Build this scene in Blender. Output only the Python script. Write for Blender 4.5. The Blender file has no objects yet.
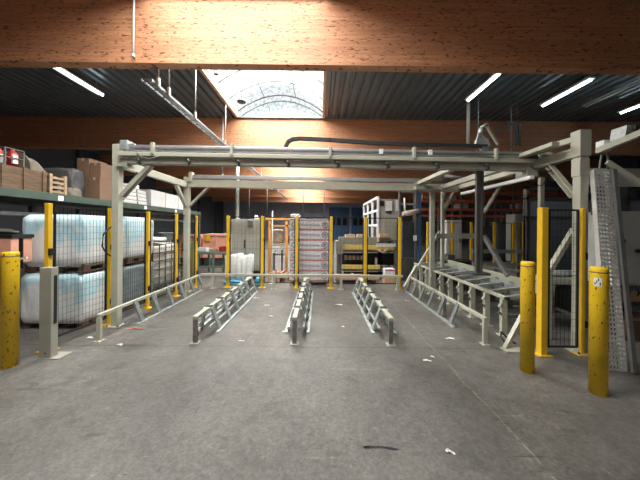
import bpy, bmesh, math, random
from mathutils import Vector, Matrix
random.seed(7)
sc = bpy.context.scene
COL = sc.collection
PI = math.pi

# ------------------------------------------------------------------ camera, world, light, exposure
F, HC, VPX, VPY, ROLL = 260.0, 1.65, 320.0, 227.0, math.radians(0.5)
cam_data = bpy.data.cameras.new('camera')
cam_data.sensor_fit = 'HORIZONTAL'; cam_data.sensor_width = 36.0
cam_data.lens = F / 640 * 36.0
cam_data.shift_y = (VPY - 240.0) / 640.0
cam_data.clip_start = 0.05; cam_data.clip_end = 200
cam = bpy.data.objects.new('camera', cam_data); COL.objects.link(cam)
cam.matrix_world = Matrix.Translation((0, 0, HC)) @ Matrix.Rotation(PI/2, 4, 'X') @ Matrix.Rotation(ROLL, 4, 'Z')
sc.camera = cam
vs = sc.view_settings
vs.view_transform = 'Standard'; vs.look = 'None'; vs.gamma = 1.0; vs.use_curve_mapping = False
vs.exposure = 0.0

world = bpy.data.worlds.new('world'); sc.world = world; world.use_nodes = True
bg = world.node_tree.nodes['Background']
bg.inputs[0].default_value = (0.95, 0.98, 1.0, 1); bg.inputs[1].default_value = 1.1

SKY_X0, SKY_X1 = -3.15, 0.06
BEAM_Y = [-0.55, 4.70, 10.0, 15.3, 20.6, 25.9, 31.2]
BEAM_T = 0.19
ZC, ZB = 5.80, 4.58
SKY_POWER = 1250
for i in range(len(BEAM_Y) - 1):          # daylight above every roof light
    ld = bpy.data.lights.new('skylight_daylight', 'AREA'); ld.shape = 'RECTANGLE'
    ld.size = 4.8; ld.size_y = 3.0; ld.energy = SKY_POWER * (1.0 if i == 0 else 1.15 if i == 1 else 1.5); ld.color = (1.0, 0.985, 0.96)
    lo = bpy.data.objects.new('skylight_daylight', ld); COL.objects.link(lo)
    lo.location = ((SKY_X0 + SKY_X1) / 2, (BEAM_Y[i] + BEAM_Y[i+1]) / 2 + 0.1, ZC + 0.95)

def at(px, py, Y):
    """world point seen at a photograph pixel, at distance Y"""
    u, v = px - VPX, py - VPY
    c, s = math.cos(ROLL), math.sin(ROLL)
    return Vector(((u*c + v*s) * Y / F, Y, HC - (-u*s + v*c) * Y / F))

# ------------------------------------------------------------------ materials
MATS = {}
def mat(name, col, rough=0.6, metal=0.0, var=0.0, vscale=4.0, col2=None, stretch=(1,1,1), bump=0.0, bscale=30.0,
        specks=None, alpha=None, spec=0.5, detail=6.0, lo=0.35, hi=0.65):
    if name in MATS: return MATS[name]
    m = bpy.data.materials.new(name); m.use_nodes = True
    nt = m.node_tree; N = nt.nodes; L = nt.links
    b = N['Principled BSDF']
    b.inputs['Roughness'].default_value = rough; b.inputs['Metallic'].default_value = metal
    b.inputs['Specular IOR Level'].default_value = spec
    c4 = (*col, 1)
    b.inputs['Base Color'].default_value = c4
    m.diffuse_color = c4
    tc = N.new('ShaderNodeTexCoord'); mp = N.new('ShaderNodeMapping'); L.new(tc.outputs['Object'], mp.inputs[0])
    mp.inputs['Scale'].default_value = stretch
    out = None
    if var or col2:
        nz = N.new('ShaderNodeTexNoise'); nz.inputs['Scale'].default_value = vscale; nz.inputs['Detail'].default_value = detail
        nz.inputs['Roughness'].default_value = 0.62
        L.new(mp.outputs[0], nz.inputs[0])
        r = N.new('ShaderNodeValToRGB'); L.new(nz.outputs[0], r.inputs[0])
        r.color_ramp.elements[0].position = lo; r.color_ramp.elements[1].position = hi
        d = col2 if col2 else tuple(x * (1 - var) for x in col)
        r.color_ramp.elements[0].color = (*d, 1)
        r.color_ramp.elements[1].color = (*[min(1, x * (1 + var * 0.4)) for x in col], 1)
        out = r.outputs[0]
    if specks:                                  # (colour, scale, threshold, stretch)
        sc_col, sscale, thr, sst = specks
        mp2 = N.new('ShaderNodeMapping'); L.new(tc.outputs['Object'], mp2.inputs[0]); mp2.inputs['Scale'].default_value = sst
        n2 = N.new('ShaderNodeTexNoise'); n2.inputs['Scale'].default_value = sscale; n2.inputs['Detail'].default_value = 3
        L.new(mp2.outputs[0], n2.inputs[0])
        r2 = N.new('ShaderNodeValToRGB'); L.new(n2.outputs[0], r2.inputs[0])
        r2.color_ramp.elements[0].position = thr; r2.color_ramp.elements[1].position = thr + 0.03
        mx = N.new('ShaderNodeMix'); mx.data_type = 'RGBA'
        L.new(r2.outputs[0], mx.inputs[0])
        if out: L.new(out, mx.inputs[6])
        else: mx.inputs[6].default_value = c4
        mx.inputs[7].default_value = (*sc_col, 1)
        out = mx.outputs[2]
    if out: L.new(out, b.inputs['Base Color'])
    if bump:
        n3 = N.new('ShaderNodeTexNoise'); n3.inputs['Scale'].default_value = bscale; n3.inputs['Detail'].default_value = 4
        L.new(mp.outputs[0], n3.inputs[0])
        bp = N.new('ShaderNodeBump'); bp.inputs['Strength'].default_value = bump; bp.inputs['Distance'].default_value = 0.02
        L.new(n3.outputs[0], bp.inputs['Height']); L.new(bp.outputs[0], b.inputs['Normal'])
    if alpha is not None: b.inputs['Alpha'].default_value = alpha
    MATS[name] = m
    return m

def emis(name, col, strength):
    m = bpy.data.materials.new(name); m.use_nodes = True
    nt = m.node_tree; nt.nodes.clear()
    e = nt.nodes.new('ShaderNodeEmission'); o = nt.nodes.new('ShaderNodeOutputMaterial')
    e.inputs[0].default_value = (*col, 1); e.inputs[1].default_value = strength
    nt.links.new(e.outputs[0], o.inputs[0]); MATS[name] = m
    return m

cream = mat('cream_paint', (0.42, 0.41, 0.325), 0.45, var=0.12, vscale=3)
greycream = mat('grey_cream_paint', (0.32, 0.315, 0.26), 0.5, var=0.15, vscale=3)
alum = mat('aluminium', (0.60, 0.62, 0.64), 0.38, 0.75, var=0.12, vscale=6)
galv = mat('galvanised_steel', (0.46, 0.49, 0.475), 0.5, 0.5, var=0.28, vscale=9)
darksteel = mat('dark_steel', (0.10, 0.10, 0.095), 0.5, 0.4, var=0.3, vscale=8)
midsteel = mat('grey_steel', (0.15, 0.15, 0.14), 0.5, 0.2, var=0.25, vscale=6)
black = mat('black_paint', (0.012, 0.012, 0.013), 0.55)
rubber = mat('black_plastic', (0.02, 0.02, 0.022), 0.6)
yellow = mat('yellow_paint', (0.78, 0.47, 0.02), 0.45, var=0.12, vscale=5)
bollard_y = mat('scuffed_yellow', (0.80, 0.50, 0.012), 0.45, var=0.14, vscale=4,
                specks=((0.10, 0.07, 0.02), 44, 0.635, (1, 1, 0.5)))
paleyellow = mat('faded_yellow', (0.80, 0.60, 0.16), 0.5, var=0.15, vscale=8)
rackgreen = mat('rack_green', (0.058, 0.085, 0.064), 0.55, var=0.2)
orangerack = mat('orange_red_paint', (0.62, 0.13, 0.06), 0.5, var=0.2)
orangeframe = mat('orange_frame', (0.75, 0.34, 0.08), 0.5, var=0.2)
salmon = mat('salmon_board', (0.80, 0.38, 0.27), 0.6, var=0.14, vscale=2)
wrapdark = mat('grey_stretch_wrap', (0.28, 0.32, 0.34), 0.3, col2=(0.16, 0.20, 0.22), vscale=2.2, bump=0.35, bscale=9)
wrapwhite = mat('white_wrap', (0.74, 0.75, 0.74), 0.35, var=0.12, vscale=3, bump=0.2, bscale=9)
bluefilm = mat('blue_film', (0.10, 0.42, 0.62), 0.35, var=0.2)
kraft = mat('cardboard', (0.19, 0.108, 0.066), 0.8, var=0.12, vscale=2)
kraftlight = mat('light_cardboard', (0.50, 0.32, 0.20), 0.8, var=0.12, vscale=2)
kraftdark = mat('dark_cardboard', (0.13, 0.072, 0.045), 0.8, var=0.15, vscale=2)
wood = mat('pallet_wood', (0.42, 0.29, 0.18), 0.8, var=0.35, vscale=5, stretch=(1, 1, 5))
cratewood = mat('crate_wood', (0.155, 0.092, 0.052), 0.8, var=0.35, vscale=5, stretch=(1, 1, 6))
whitebox = mat('white_board', (0.62, 0.61, 0.60), 0.7, var=0.08, vscale=3)
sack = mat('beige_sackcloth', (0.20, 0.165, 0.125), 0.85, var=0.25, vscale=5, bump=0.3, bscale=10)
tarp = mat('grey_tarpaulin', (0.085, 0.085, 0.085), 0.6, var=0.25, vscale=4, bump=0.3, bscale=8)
white = mat('white_paint', (0.80, 0.80, 0.78), 0.45, var=0.06)
cabgrey = mat('cabinet_grey', (0.36, 0.355, 0.31), 0.5, var=0.1, vscale=2)
panelgrey = mat('panel_grey', (0.46, 0.465, 0.44), 0.5, var=0.08)
plast = mat('tank_plastic', (0.70, 0.65, 0.59), 0.45, var=0.12, vscale=3)
red = mat('red_paint', (0.45, 0.025, 0.02), 0.4, var=0.2)
blue = mat('blue_paint', (0.045, 0.12, 0.26), 0.5, var=0.2)
paper = mat('paper', (0.66, 0.63, 0.56), 0.85, var=0.15)
pinkpaper = mat('red_brown_strap', (0.45, 0.16, 0.10), 0.7, var=0.3, vscale=12)
cartonwhite = mat('printed_carton', (0.68, 0.66, 0.67), 0.55, col2=(0.53, 0.51, 0.53), vscale=9, stretch=(1, 1, 2))
cartonred = mat('carton_red_band', (0.50, 0.15, 0.16), 0.55, var=0.2, vscale=12)
cartonink = mat('carton_ink', (0.27, 0.26, 0.30), 0.6, var=0.3, vscale=20)
cartonblue = mat('carton_blue_ink', (0.14, 0.20, 0.36), 0.6, var=0.2, vscale=20)
glue = mat('glass_dark', (0.02, 0.025, 0.03), 0.15)
lamp_on = emis('lamp_glow', (0.72, 0.93, 1.0), 16.0)

# glulam: stretched grain, lamella lines, dark dash flecks
def glulam_mat():
    m = bpy.data.materials.new('glulam_timber'); m.use_nodes = True
    nt = m.node_tree; N = nt.nodes; L = nt.links; b = N['Principled BSDF']
    b.inputs['Roughness'].default_value = 0.62
    tc = N.new('ShaderNodeTexCoord')
    def noise(scale, stretch, det=5):
        mp = N.new('ShaderNodeMapping'); L.new(tc.outputs['Object'], mp.inputs[0]); mp.inputs['Scale'].default_value = stretch
        n = N.new('ShaderNodeTexNoise'); n.inputs['Scale'].default_value = scale; n.inputs['Detail'].default_value = det
        L.new(mp.outputs[0], n.inputs[0]); return n.outputs[0]
    def ramp(src, p0, c0, p1, c1):
        r = N.new('ShaderNodeValToRGB'); L.new(src, r.inputs[0])
        r.color_ramp.elements[0].position = p0; r.color_ramp.elements[0].color = (*c0, 1)
        r.color_ramp.elements[1].position = p1; r.color_ramp.elements[1].color = (*c1, 1); return r.outputs[0]
    def mult(a, c, f=1.0):
        x = N.new('ShaderNodeMix'); x.data_type = 'RGBA'; x.blend_type = 'MULTIPLY'; x.inputs[0].default_value = f
        L.new(a, x.inputs[6]); L.new(c, x.inputs[7]); return x.outputs[2]
    base = ramp(noise(3.0, (0.5, 1, 9)), 0.3, (0.47, 0.205, 0.10), 0.7, (0.64, 0.30, 0.155))
    lam = N.new('ShaderNodeSeparateXYZ'); L.new(tc.outputs['Object'], lam.inputs[0])
    mm = N.new('ShaderNodeMath'); mm.operation = 'MULTIPLY'; mm.inputs[1].default_value = 25.0; L.new(lam.outputs[2], mm.inputs[0])
    fl = N.new('ShaderNodeMath'); fl.operation = 'FLOOR'; L.new(mm.outputs[0], fl.inputs[0])
    wn = N.new('ShaderNodeTexWhiteNoise'); wn.noise_dimensions = '1D'; L.new(fl.outputs[0], wn.inputs['W'])
    lamc = ramp(wn.outputs[0], 0.0, (0.80, 0.78, 0.76), 1.0, (1.0, 1.0, 1.0))
    flecks = ramp(noise(9.0, (1.1, 1, 5.0), 2), 0.615, (1, 1, 1), 0.66, (0.25, 0.18, 0.15))
    pale = ramp(noise(6.0, (1.2, 1, 9), 2), 0.69, (1, 1, 1), 0.73, (1.5, 1.7, 1.9))
    col = mult(mult(mult(base, lamc), flecks), pale)
    L.new(col, b.inputs['Base Color'])
    return m
glulam = glulam_mat()

def floor_mat():
    m = bpy.data.materials.new('worn_concrete'); m.use_nodes = True
    nt = m.node_tree; N = nt.nodes; L = nt.links; b = N['Principled BSDF']
    tc = N.new('ShaderNodeTexCoord')
    def noise(scale, det=6, stretch=(1, 1, 1), rg=0.6, dist=0.0):
        mp = N.new('ShaderNodeMapping'); L.new(tc.outputs['Object'], mp.inputs[0]); mp.inputs['Scale'].default_value = stretch
        n = N.new('ShaderNodeTexNoise'); n.inputs['Scale'].default_value = scale; n.inputs['Detail'].default_value = det
        n.inputs['Roughness'].default_value = rg; n.inputs['Distortion'].default_value = dist
        L.new(mp.outputs[0], n.inputs[0]); return n.outputs[0]
    def ramp(src, p0, c0, p1, c1):
        r = N.new('ShaderNodeValToRGB'); L.new(src, r.inputs[0])
        r.color_ramp.elements[0].position = p0; r.color_ramp.elements[0].color = (*c0, 1)
        r.color_ramp.elements[1].position = p1; r.color_ramp.elements[1].color = (*c1, 1); return r.outputs[0]
    def mult(a, c, f=1.0):
        x = N.new('ShaderNodeMix'); x.data_type = 'RGBA'; x.blend_type = 'MULTIPLY'; x.inputs[0].default_value = f
        L.new(a, x.inputs[6]); L.new(c, x.inputs[7]); return x.outputs[2]
    base = ramp(noise(0.8, 8, (1, 0.7, 1), 0.65, 0.4), 0.36, (0.090, 0.083, 0.075), 0.64, (0.168, 0.156, 0.142))
    fine = ramp(noise(34, 5, rg=0.8), 0.36, (0.66, 0.66, 0.66), 0.64, (1.22, 1.22, 1.22))
    stains = ramp(noise(2.6, 5, (1, 1.6, 1), 0.6, 1.0), 0.56, (1, 1, 1), 0.72, (0.66, 0.64, 0.61))
    pale = ramp(noise(16, 2, (1, 2.2, 1)), 0.665, (1, 1, 1), 0.70, (1.6, 1.55, 1.46))
    dark = ramp(noise(11, 2, (0.6, 2.2, 1)), 0.715, (1, 1, 1), 0.74, (0.55, 0.53, 0.5))
    col = mult(mult(mult(mult(base, fine), stains), pale), dark)
    # saw-cut joints across the slab
    sp = N.new('ShaderNodeSeparateXYZ'); L.new(tc.outputs['Object'], sp.inputs[0])
    wob = N.new('ShaderNodeMath'); wob.operation = 'MULTIPLY_ADD'; wob.inputs[1].default_value = 0.10
    L.new(noise(1.3, 3), wob.inputs[0]); L.new(sp.outputs[1], wob.inputs[2])
    def joint(y, w):
        a = N.new('ShaderNodeMath'); a.operation = 'SUBTRACT'; a.inputs[1].default_value = y; L.new(wob.outputs[0], a.inputs[0])
        c = N.new('ShaderNodeMath'); c.operation = 'ABSOLUTE'; L.new(a.outputs[0], c.inputs[0])
        return ramp(c.outputs[0], w, (0.45, 0.44, 0.42), w * 1.8, (1, 1, 1))
    col = mult(col, joint(3.62, 0.006))
    wx = N.new('ShaderNodeMath'); wx.operation = 'MULTIPLY_ADD'; wx.inputs[1].default_value = 0.14; L.new(noise(1.1, 4), wx.inputs[0]); L.new(sp.outputs[0], wx.inputs[2])
    def longline(x, w, c, thr):
        a = N.new('ShaderNodeMath'); a.operation = 'SUBTRACT'; a.inputs[1].default_value = x; L.new(wx.outputs[0], a.inputs[0])
        d = N.new('ShaderNodeMath'); d.operation = 'ABSOLUTE'; L.new(a.outputs[0], d.inputs[0])
        msk = ramp(noise(7, 3), thr, (0, 0, 0), thr + 0.08, (1, 1, 1)); ln = ramp(d.outputs[0], w, (1, 1, 1), w * 1.8, (0, 0, 0))
        both = mult(msk, ln)
        x_ = N.new('ShaderNodeMix'); x_.data_type = 'RGBA'; L.new(both, x_.inputs[0]); x_.inputs[6].default_value = (1, 1, 1, 1); x_.inputs[7].default_value = (*c, 1)
        return x_.outputs[2]
    col = mult(mult(mult(col, longline(1.64, 0.006, (1.9, 1.85, 1.75), 0.42)), longline(2.05, 0.004, (1.7, 1.66, 1.6), 0.5)), longline(-1.0, 0.005, (0.6, 0.58, 0.55), 0.5))
    col = mult(col, ramp(noise(13, 5, rg=0.75), 0.38, (0.80, 0.79, 0.78), 0.62, (1.16, 1.15, 1.13)))
    def scratch(rot, sc_, st, thr, c):
        mp = N.new('ShaderNodeMapping'); L.new(tc.outputs['Object'], mp.inputs[0]); mp.inputs['Scale'].default_value = st; mp.inputs['Rotation'].default_value = (0, 0, rot)
        n = N.new('ShaderNodeTexNoise'); n.inputs['Scale'].default_value = sc_; n.inputs['Detail'].default_value = 2; L.new(mp.outputs[0], n.inputs[0])
        return ramp(n.outputs[0], thr, (1, 1, 1), thr + 0.03, c)
    col = mult(mult(col, scratch(0.5, 2.2, (0.35, 9, 1), 0.70, (1.4, 1.38, 1.32))), scratch(-0.25, 2.6, (0.4, 8, 1), 0.715, (0.6, 0.58, 0.56)))
    L.new(col, b.inputs['Base Color'])
    rr = ramp(noise(3.5, 6, rg=0.7), 0.3, (0.27, 0.27, 0.27), 0.7, (0.50, 0.50, 0.50))
    L.new(rr, b.inputs['Roughness'])
    bp = N.new('ShaderNodeBump'); bp.inputs['Strength'].default_value = 0.5; bp.inputs['Distance'].default_value = 0.012
    L.new(noise(60, 6, rg=0.8), bp.inputs['Height']); L.new(bp.outputs[0], b.inputs['Normal'])
    return m

def load_mat():
    m = bpy.data.materials.new('wrapped_load_film'); m.use_nodes = True
    nt = m.node_tree; N = nt.nodes; L = nt.links; b = N['Principled BSDF']; b.inputs['Roughness'].default_value = 0.3
    tc = N.new('ShaderNodeTexCoord')
    def noise(scale, st, det=5):
        mp = N.new('ShaderNodeMapping'); L.new(tc.outputs['Object'], mp.inputs[0]); mp.inputs['Scale'].default_value = st
        n = N.new('ShaderNodeTexNoise'); n.inputs['Scale'].default_value = scale; n.inputs['Detail'].default_value = det; L.new(mp.outputs[0], n.inputs[0]); return n.outputs[0]
    sp = N.new('ShaderNodeSeparateXYZ'); L.new(tc.outputs['Object'], sp.inputs[0])
    a = N.new('ShaderNodeMath'); a.operation = 'MULTIPLY_ADD'; a.inputs[1].default_value = 1.5; L.new(noise(2.0, (1, 1, 0.8)), a.inputs[0]); L.new(sp.outputs[2], a.inputs[2])
    r = N.new('ShaderNodeValToRGB'); L.new(a.outputs[0], r.inputs[0]); cr = r.color_ramp
    cr.elements[0].position = 0.35; cr.elements[0].color = (0.74, 0.72, 0.72, 1); cr.elements[1].position = 1.0; cr.elements[1].color = (0.80, 0.80, 0.80, 1)
    m2 = N.new('ShaderNodeMath'); m2.operation = 'MULTIPLY'; m2.inputs[1].default_value = 0.5; L.new(a.outputs[0], m2.inputs[0]); L.new(m2.outputs[0], r.inputs[0])
    for p_, c in ((0.62, (0.78, 0.78, 0.78)), (0.70, (0.46, 0.72, 0.80)), (0.80, (0.72, 0.84, 0.87)), (0.90, (0.48, 0.73, 0.81))):
        e = cr.elements.new(p_); e.color = (*c, 1)
    L.new(r.outputs[0], b.inputs['Base Color'])
    bp = N.new('ShaderNodeBump'); bp.inputs['Strength'].default_value = 0.7; bp.inputs['Distance'].default_value = 0.03
    L.new(noise(6, (1, 1, 0.5), 3), bp.inputs['Height']); L.new(bp.outputs[0], b.inputs['Normal'])
    return m
def pane_mat():
    m = bpy.data.materials.new('skylight_polycarbonate'); m.use_nodes = True
    nt = m.node_tree; N = nt.nodes; L = nt.links; N.clear()
    o = N.new('ShaderNodeOutputMaterial'); mx = N.new('ShaderNodeMixShader')
    t = N.new('ShaderNodeBsdfTransparent'); d = N.new('ShaderNodeBsdfTranslucent')
    d.inputs[0].default_value = (0.5, 0.55, 0.56, 1)
    tc = N.new('ShaderNodeTexCoord'); n = N.new('ShaderNodeTexNoise'); n.inputs['Scale'].default_value = 9; n.inputs['Detail'].default_value = 6
    L.new(tc.outputs['Object'], n.inputs[0])
    r = N.new('ShaderNodeValToRGB'); L.new(n.outputs[0], r.inputs[0])
    r.color_ramp.elements[0].position = 0.36; r.color_ramp.elements[0].color = (0.55, 0.6, 0.6, 1)
    r.color_ramp.elements[1].position = 0.52; r.color_ramp.elements[1].color = (0.95, 0.97, 0.97, 1)
    L.new(r.outputs[0], t.inputs[0])
    mx.inputs[0].default_value = 0.12
    L.new(t.outputs[0], mx.inputs[1]); L.new(d.outputs[0], mx.inputs[2]); L.new(mx.outputs[0], o.inputs[0])
    return m
pane = pane_mat()
wrap = load_mat()

# ------------------------------------------------------------------ mesh builder
class MB:
    def __init__(s): s.bm = bmesh.new()
    def hexa(s, c):
        v = [s.bm.verts.new(p) for p in c]
        for f in ((3,2,1,0),(4,5,6,7),(0,1,5,4),(1,2,6,5),(2,3,7,6),(3,0,4,7)): s.bm.faces.new([v[i] for i in f])
        return s
    def box(s, x0, x1, y0, y1, z0, z1):
        x0, x1 = sorted((x0, x1)); y0, y1 = sorted((y0, y1)); z0, z1 = sorted((z0, z1))
        return s.hexa([(x0,y0,z0),(x1,y0,z0),(x1,y1,z0),(x0,y1,z0),(x0,y0,z1),(x1,y0,z1),(x1,y1,z1),(x0,y1,z1)])
    def frame(s, p, q, up=(0,0,1)):
        d = (Vector(q) - Vector(p)).normalized(); u = Vector(up)
        if abs(d.dot(u)) > 0.98: u = Vector((0, 1, 0))
        r = d.cross(u).normalized(); u = r.cross(d).normalized()
        return r, u
    def bar(s, p, q, w, h, up=(0,0,1)):
        p, q = Vector(p), Vector(q); r, u = s.frame(p, q, up); r = r*w/2; u = u*h/2
        return s.hexa([p-r-u, p+r-u, q+r-u, q-r-u, p-r+u, p+r+u, q+r+u, q-r+u])
    def channel(s, p, q, w, h, t=0.012, up=(0,0,1), flip=1):       # a C section
        p, q = Vector(p), Vector(q); r, u = s.frame(p, q, up)
        s.bar(p - r*flip*(w/2 - t/2), q - r*flip*(w/2 - t/2), t, h, up)
        for k in (-1, 1): s.bar(p + u*k*(h/2 - t/2), q + u*k*(h/2 - t/2), w, t, up)
        return s
    def tube(s, pts, r, n=10, cap=True):
        pts = [Vector(p) for p in pts]; rings = []
        for i, p in enumerate(pts):
            a = pts[max(0, i-1)]; b = pts[min(len(pts)-1, i+1)]
            x, u = s.frame(a, b)
            rr = r[i] if isinstance(r, (list, tuple)) else r
            rings.append([s.bm.verts.new(p + (x*math.cos(2*PI*k/n) + u*math.sin(2*PI*k/n))*rr) for k in range(n)])
        for a, b in zip(rings, rings[1:]):
            for k in range(n):
                f = s.bm.faces.new([a[k], a[(k+1)%n], b[(k+1)%n], b[k]]); f.smooth = True
        if cap:
            s.bm.faces.new(rings[0][::-1]); s.bm.faces.new(rings[-1])
        return s
    def lathe(s, cx, cy, prof, n=32):
        rings = [[s.bm.verts.new((cx + r*math.cos(2*PI*k/n), cy + r*math.sin(2*PI*k/n), z)) for k in range(n)] for r, z in prof]
        for a, b in zip(rings, rings[1:]):
            for k in range(n):
                f = s.bm.faces.new([a[k], a[(k+1)%n], b[(k+1)%n], b[k]]); f.smooth = True
        s.bm.faces.new(rings[0][::-1]); s.bm.faces.new(rings[-1])
        return s
    def prism(s, pts, d):                                           # polygon extruded by vector d
        a = [s.bm.verts.new(p) for p in pts]; b = [s.bm.verts.new(Vector(p) + Vector(d)) for p in pts]
        s.bm.faces.new(a[::-1]); s.bm.faces.new(b)
        for k in range(len(a)): s.bm.faces.new([a[k], a[(k+1)%len(a)], b[(k+1)%len(a)], b[k]])
        return s
    def blob(s, x0, x1, y0, y1, z0, z1, e=4.0, n=40, m=14, wob=0.03, top=0.75, seed=0):
        """bulging soft bag: super-elliptic rings with creases"""
        rnd = random.Random(seed); cx, cy = (x0+x1)/2, (y0+y1)/2; a, b = (x1-x0)/2, (y1-y0)/2
        ph = [rnd.uniform(0, 6.28) for _ in range(8)]
        rings = []
        for i in range(m + 1):
            t = i / m; z = z0 + (z1 - z0) * t
            k = 1.0
            if t < 0.15: k = 0.93 + 0.07*math.sin(t/0.15*PI/2)
            if t > top: k = 1 - 0.10*((t-top)/(1-top))**2
            ring = []
            for j in range(n):
                th = 2*PI*j/n; c, si = math.cos(th), math.sin(th)
                rx = math.copysign(abs(c)**(2/e), c); ry = math.copysign(abs(si)**(2/e), si)
                w = 1 + wob*(math.sin(3*th+ph[0]+4*t) + 0.6*math.sin(7*th+ph[1]-7*t) + 0.5*math.sin(13*th+ph[2]+9*t)) * (0.4 + 0.6*math.sin(t*PI))
                ring.append(s.bm.verts.new((cx + a*rx*k*min(w, 1.02), cy + b*ry*k*min(w, 1.02), z + (0.02*math.sin(5*th+ph[3]) if t > 0.9 else 0))))
            rings.append(ring)
        for p, q in zip(rings, rings[1:]):
            for j in range(n):
                f = s.bm.faces.new([p[j], p[(j+1)%n], q[(j+1)%n], q[j]]); f.smooth = True
        s.bm.faces.new(rings[0][::-1])
        c = s.bm.verts.new((cx, cy, z1 + 0.04))
        for j in range(n):
            f = s.bm.faces.new([rings[-1][j], rings[-1][(j+1)%n], c]); f.smooth = True
        return s
    def build(s, name, m, parent=None, origin=None, bevel=0.0, seg=2):
        bmesh.ops.recalc_face_normals(s.bm, faces=s.bm.faces)
        me = bpy.data.meshes.new(name)
        off = Vector(parent['_o']) if parent is not None else Vector(origin or (0, 0, 0))
        for v in s.bm.verts: v.co -= off
        s.bm.to_mesh(me); s.bm.free()
        me.materials.append(m)
        o = bpy.data.objects.new(name, me); COL.objects.link(o)
        o['_o'] = list(off)
        if parent is not None: o.parent = parent
        else: o.location = off
        if bevel:
            md = o.modifiers.new('bevel', 'BEVEL'); md.width = bevel; md.segments = seg; md.limit_method = 'ANGLE'; md.angle_limit = 0.6
        return o

def tag(o, label, cat, group=None, kind=None):
    if label: o['label'] = label
    if cat: o['category'] = cat
    if group: o['group'] = group
    if kind: o['kind'] = kind
    return o
def thing(name, loc, label, cat, group=None):
    o = bpy.data.objects.new(name, None); COL.objects.link(o); o.empty_display_size = 0.1
    o.location = loc; o['_o'] = list(loc)
    return tag(o, label, cat, group)
def dup(o, loc=None, rz=0, label=None):
    r = o.copy(); COL.objects.link(r)
    if loc is not None: r.location = loc
    r.rotation_euler = (0, 0, rz)
    if label: r['label'] = label
    for ch in list(o.children):
        c = ch.copy(); COL.objects.link(c); c.parent = r
        for g in list(ch.children):
            d = g.copy(); COL.objects.link(d); d.parent = c
    return r
def struct(o, label=None): return tag(o, label, None, None, 'structure')

# ------------------------------------------------------------------ the hall
YB = 35.0; XL, XR = -13.0, 17.0; YF = -5.0
f = MB().box(XL, XR, YF, YB, -0.2, 0).build('floor', floor_mat()); struct(f, 'worn grey concrete floor')
deck = mat('steel_deck', (0.13, 0.155, 0.17), 0.36, 0.25, var=0.15, vscale=1.5)
def deck_strip(mb, x0, x1, y0, y1, z):
    n = max(1, round((x1 - x0) / 0.27)); p = (x1 - x0) / n; d = 0.085
    prof = []
    for i in range(n):
        a = x0 + i*p
        prof += [(a, z), (a + p*0.46, z), (a + p*0.56, z + d), (a + p*0.90, z + d)]
    prof.append((x1, z))
    lo = [(mb.bm.verts.new((x, y0, zz)), mb.bm.verts.new((x, y1, zz))) for x, zz in prof]
    for (a, b), (c, e) in zip(lo, lo[1:]): mb.bm.faces.new([a, b, e, c])
    up = [(mb.bm.verts.new((x, y0, z + 0.2)), mb.bm.verts.new((x, y1, z + 0.2))) for x in (x0, x1)]
    mb.bm.faces.new([up[0][0], up[1][0], up[1][1], up[0][1]])
    mb.bm.faces.new([lo[0][0], up[0][0], up[0][1], lo[0][1]]); mb.bm.faces.new([lo[-1][0], lo[-1][1], up[1][1], up[1][0]])
mb = MB()
deck_strip(mb, XL, SKY_X0 - 0.08, YF, YB, ZC); deck_strip(mb, SKY_X1 + 0.08, XR, YF, YB, ZC); mb.box(SKY_X0 - 0.08, SKY_X1 + 0.08, YF, BEAM_Y[0], ZC, ZC + 0.2)
for y in BEAM_Y: mb.box(SKY_X0 - 0.08, SKY_X1 + 0.08, y - 0.12, y + BEAM_T + 0.14, ZC - 0.01, ZC + 0.03)
mb.box(SKY_X0 - 0.08, SKY_X1 + 0.08, BEAM_Y[-1] + 0.3, YB, ZC, ZC + 0.2)
struct(mb.build('ceiling', deck), 'dark ribbed steel roof deck')
for i, y in enumerate(BEAM_Y):
    dz = 0.0035
    mb = MB(); mb.hexa([(XL, y, ZB - XL*dz), (XR, y, ZB - XR*dz), (XR, y+BEAM_T, ZB - XR*dz), (XL, y+BEAM_T, ZB - XL*dz),
                        (XL, y, ZC), (XR, y, ZC), (XR, y+BEAM_T, ZC), (XL, y+BEAM_T, ZC)])
    struct(mb.build('ceiling_beam', glulam), 'laminated timber roof beam')
slate = mat('slate_cladding', (0.32, 0.37, 0.46), 0.6, var=0.15, vscale=0.6)
darkwall = mat('dark_wall', (0.07, 0.078, 0.095), 0.7, var=0.2, vscale=0.8)
wb = MB().box(XL, XR, YB, YB + 0.2, 0, ZC + 0.2)
for k in range(int((XR - XL) / 0.5)): wb.box(XL + k*0.5, XL + k*0.5 + 0.25, YB - 0.03, YB, 0, ZC)
struct(wb.build('wall_back', slate), 'slate blue profiled cladding wall')
wl = MB().box(XL - 0.2, XL, YF, YB, 0, ZC + 0.2)
for k in range(8): wl.box(XL, XL + 0.2, k*4.6, k*4.6 + 0.2, 0, ZC)
struct(wl.build('wall_left', darkwall), 'dark side wall')
wr = MB().box(XR, XR + 0.2, YF, YB, 0, ZC + 0.2)
for k in range(8): wr.box(XR - 0.2, XR, k*4.6, k*4.6 + 0.2, 0, ZC)
struct(wr.build('wall_right', darkwall), 'dark side wall')
wf = MB(); wf.box(XL, -2.2, YF - 0.2, YF, 0, ZC + 0.2); wf.box(2.0, XR, YF - 0.2, YF, 0, ZC + 0.2); wf.box(-2.2, 2.0, YF - 0.2, YF, 3.6, ZC + 0.2)  # gap added behind the camera so world light fills the foreground
struct(wf.build('wall_front', darkwall), 'dark wall with an open dock doorway')
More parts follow.
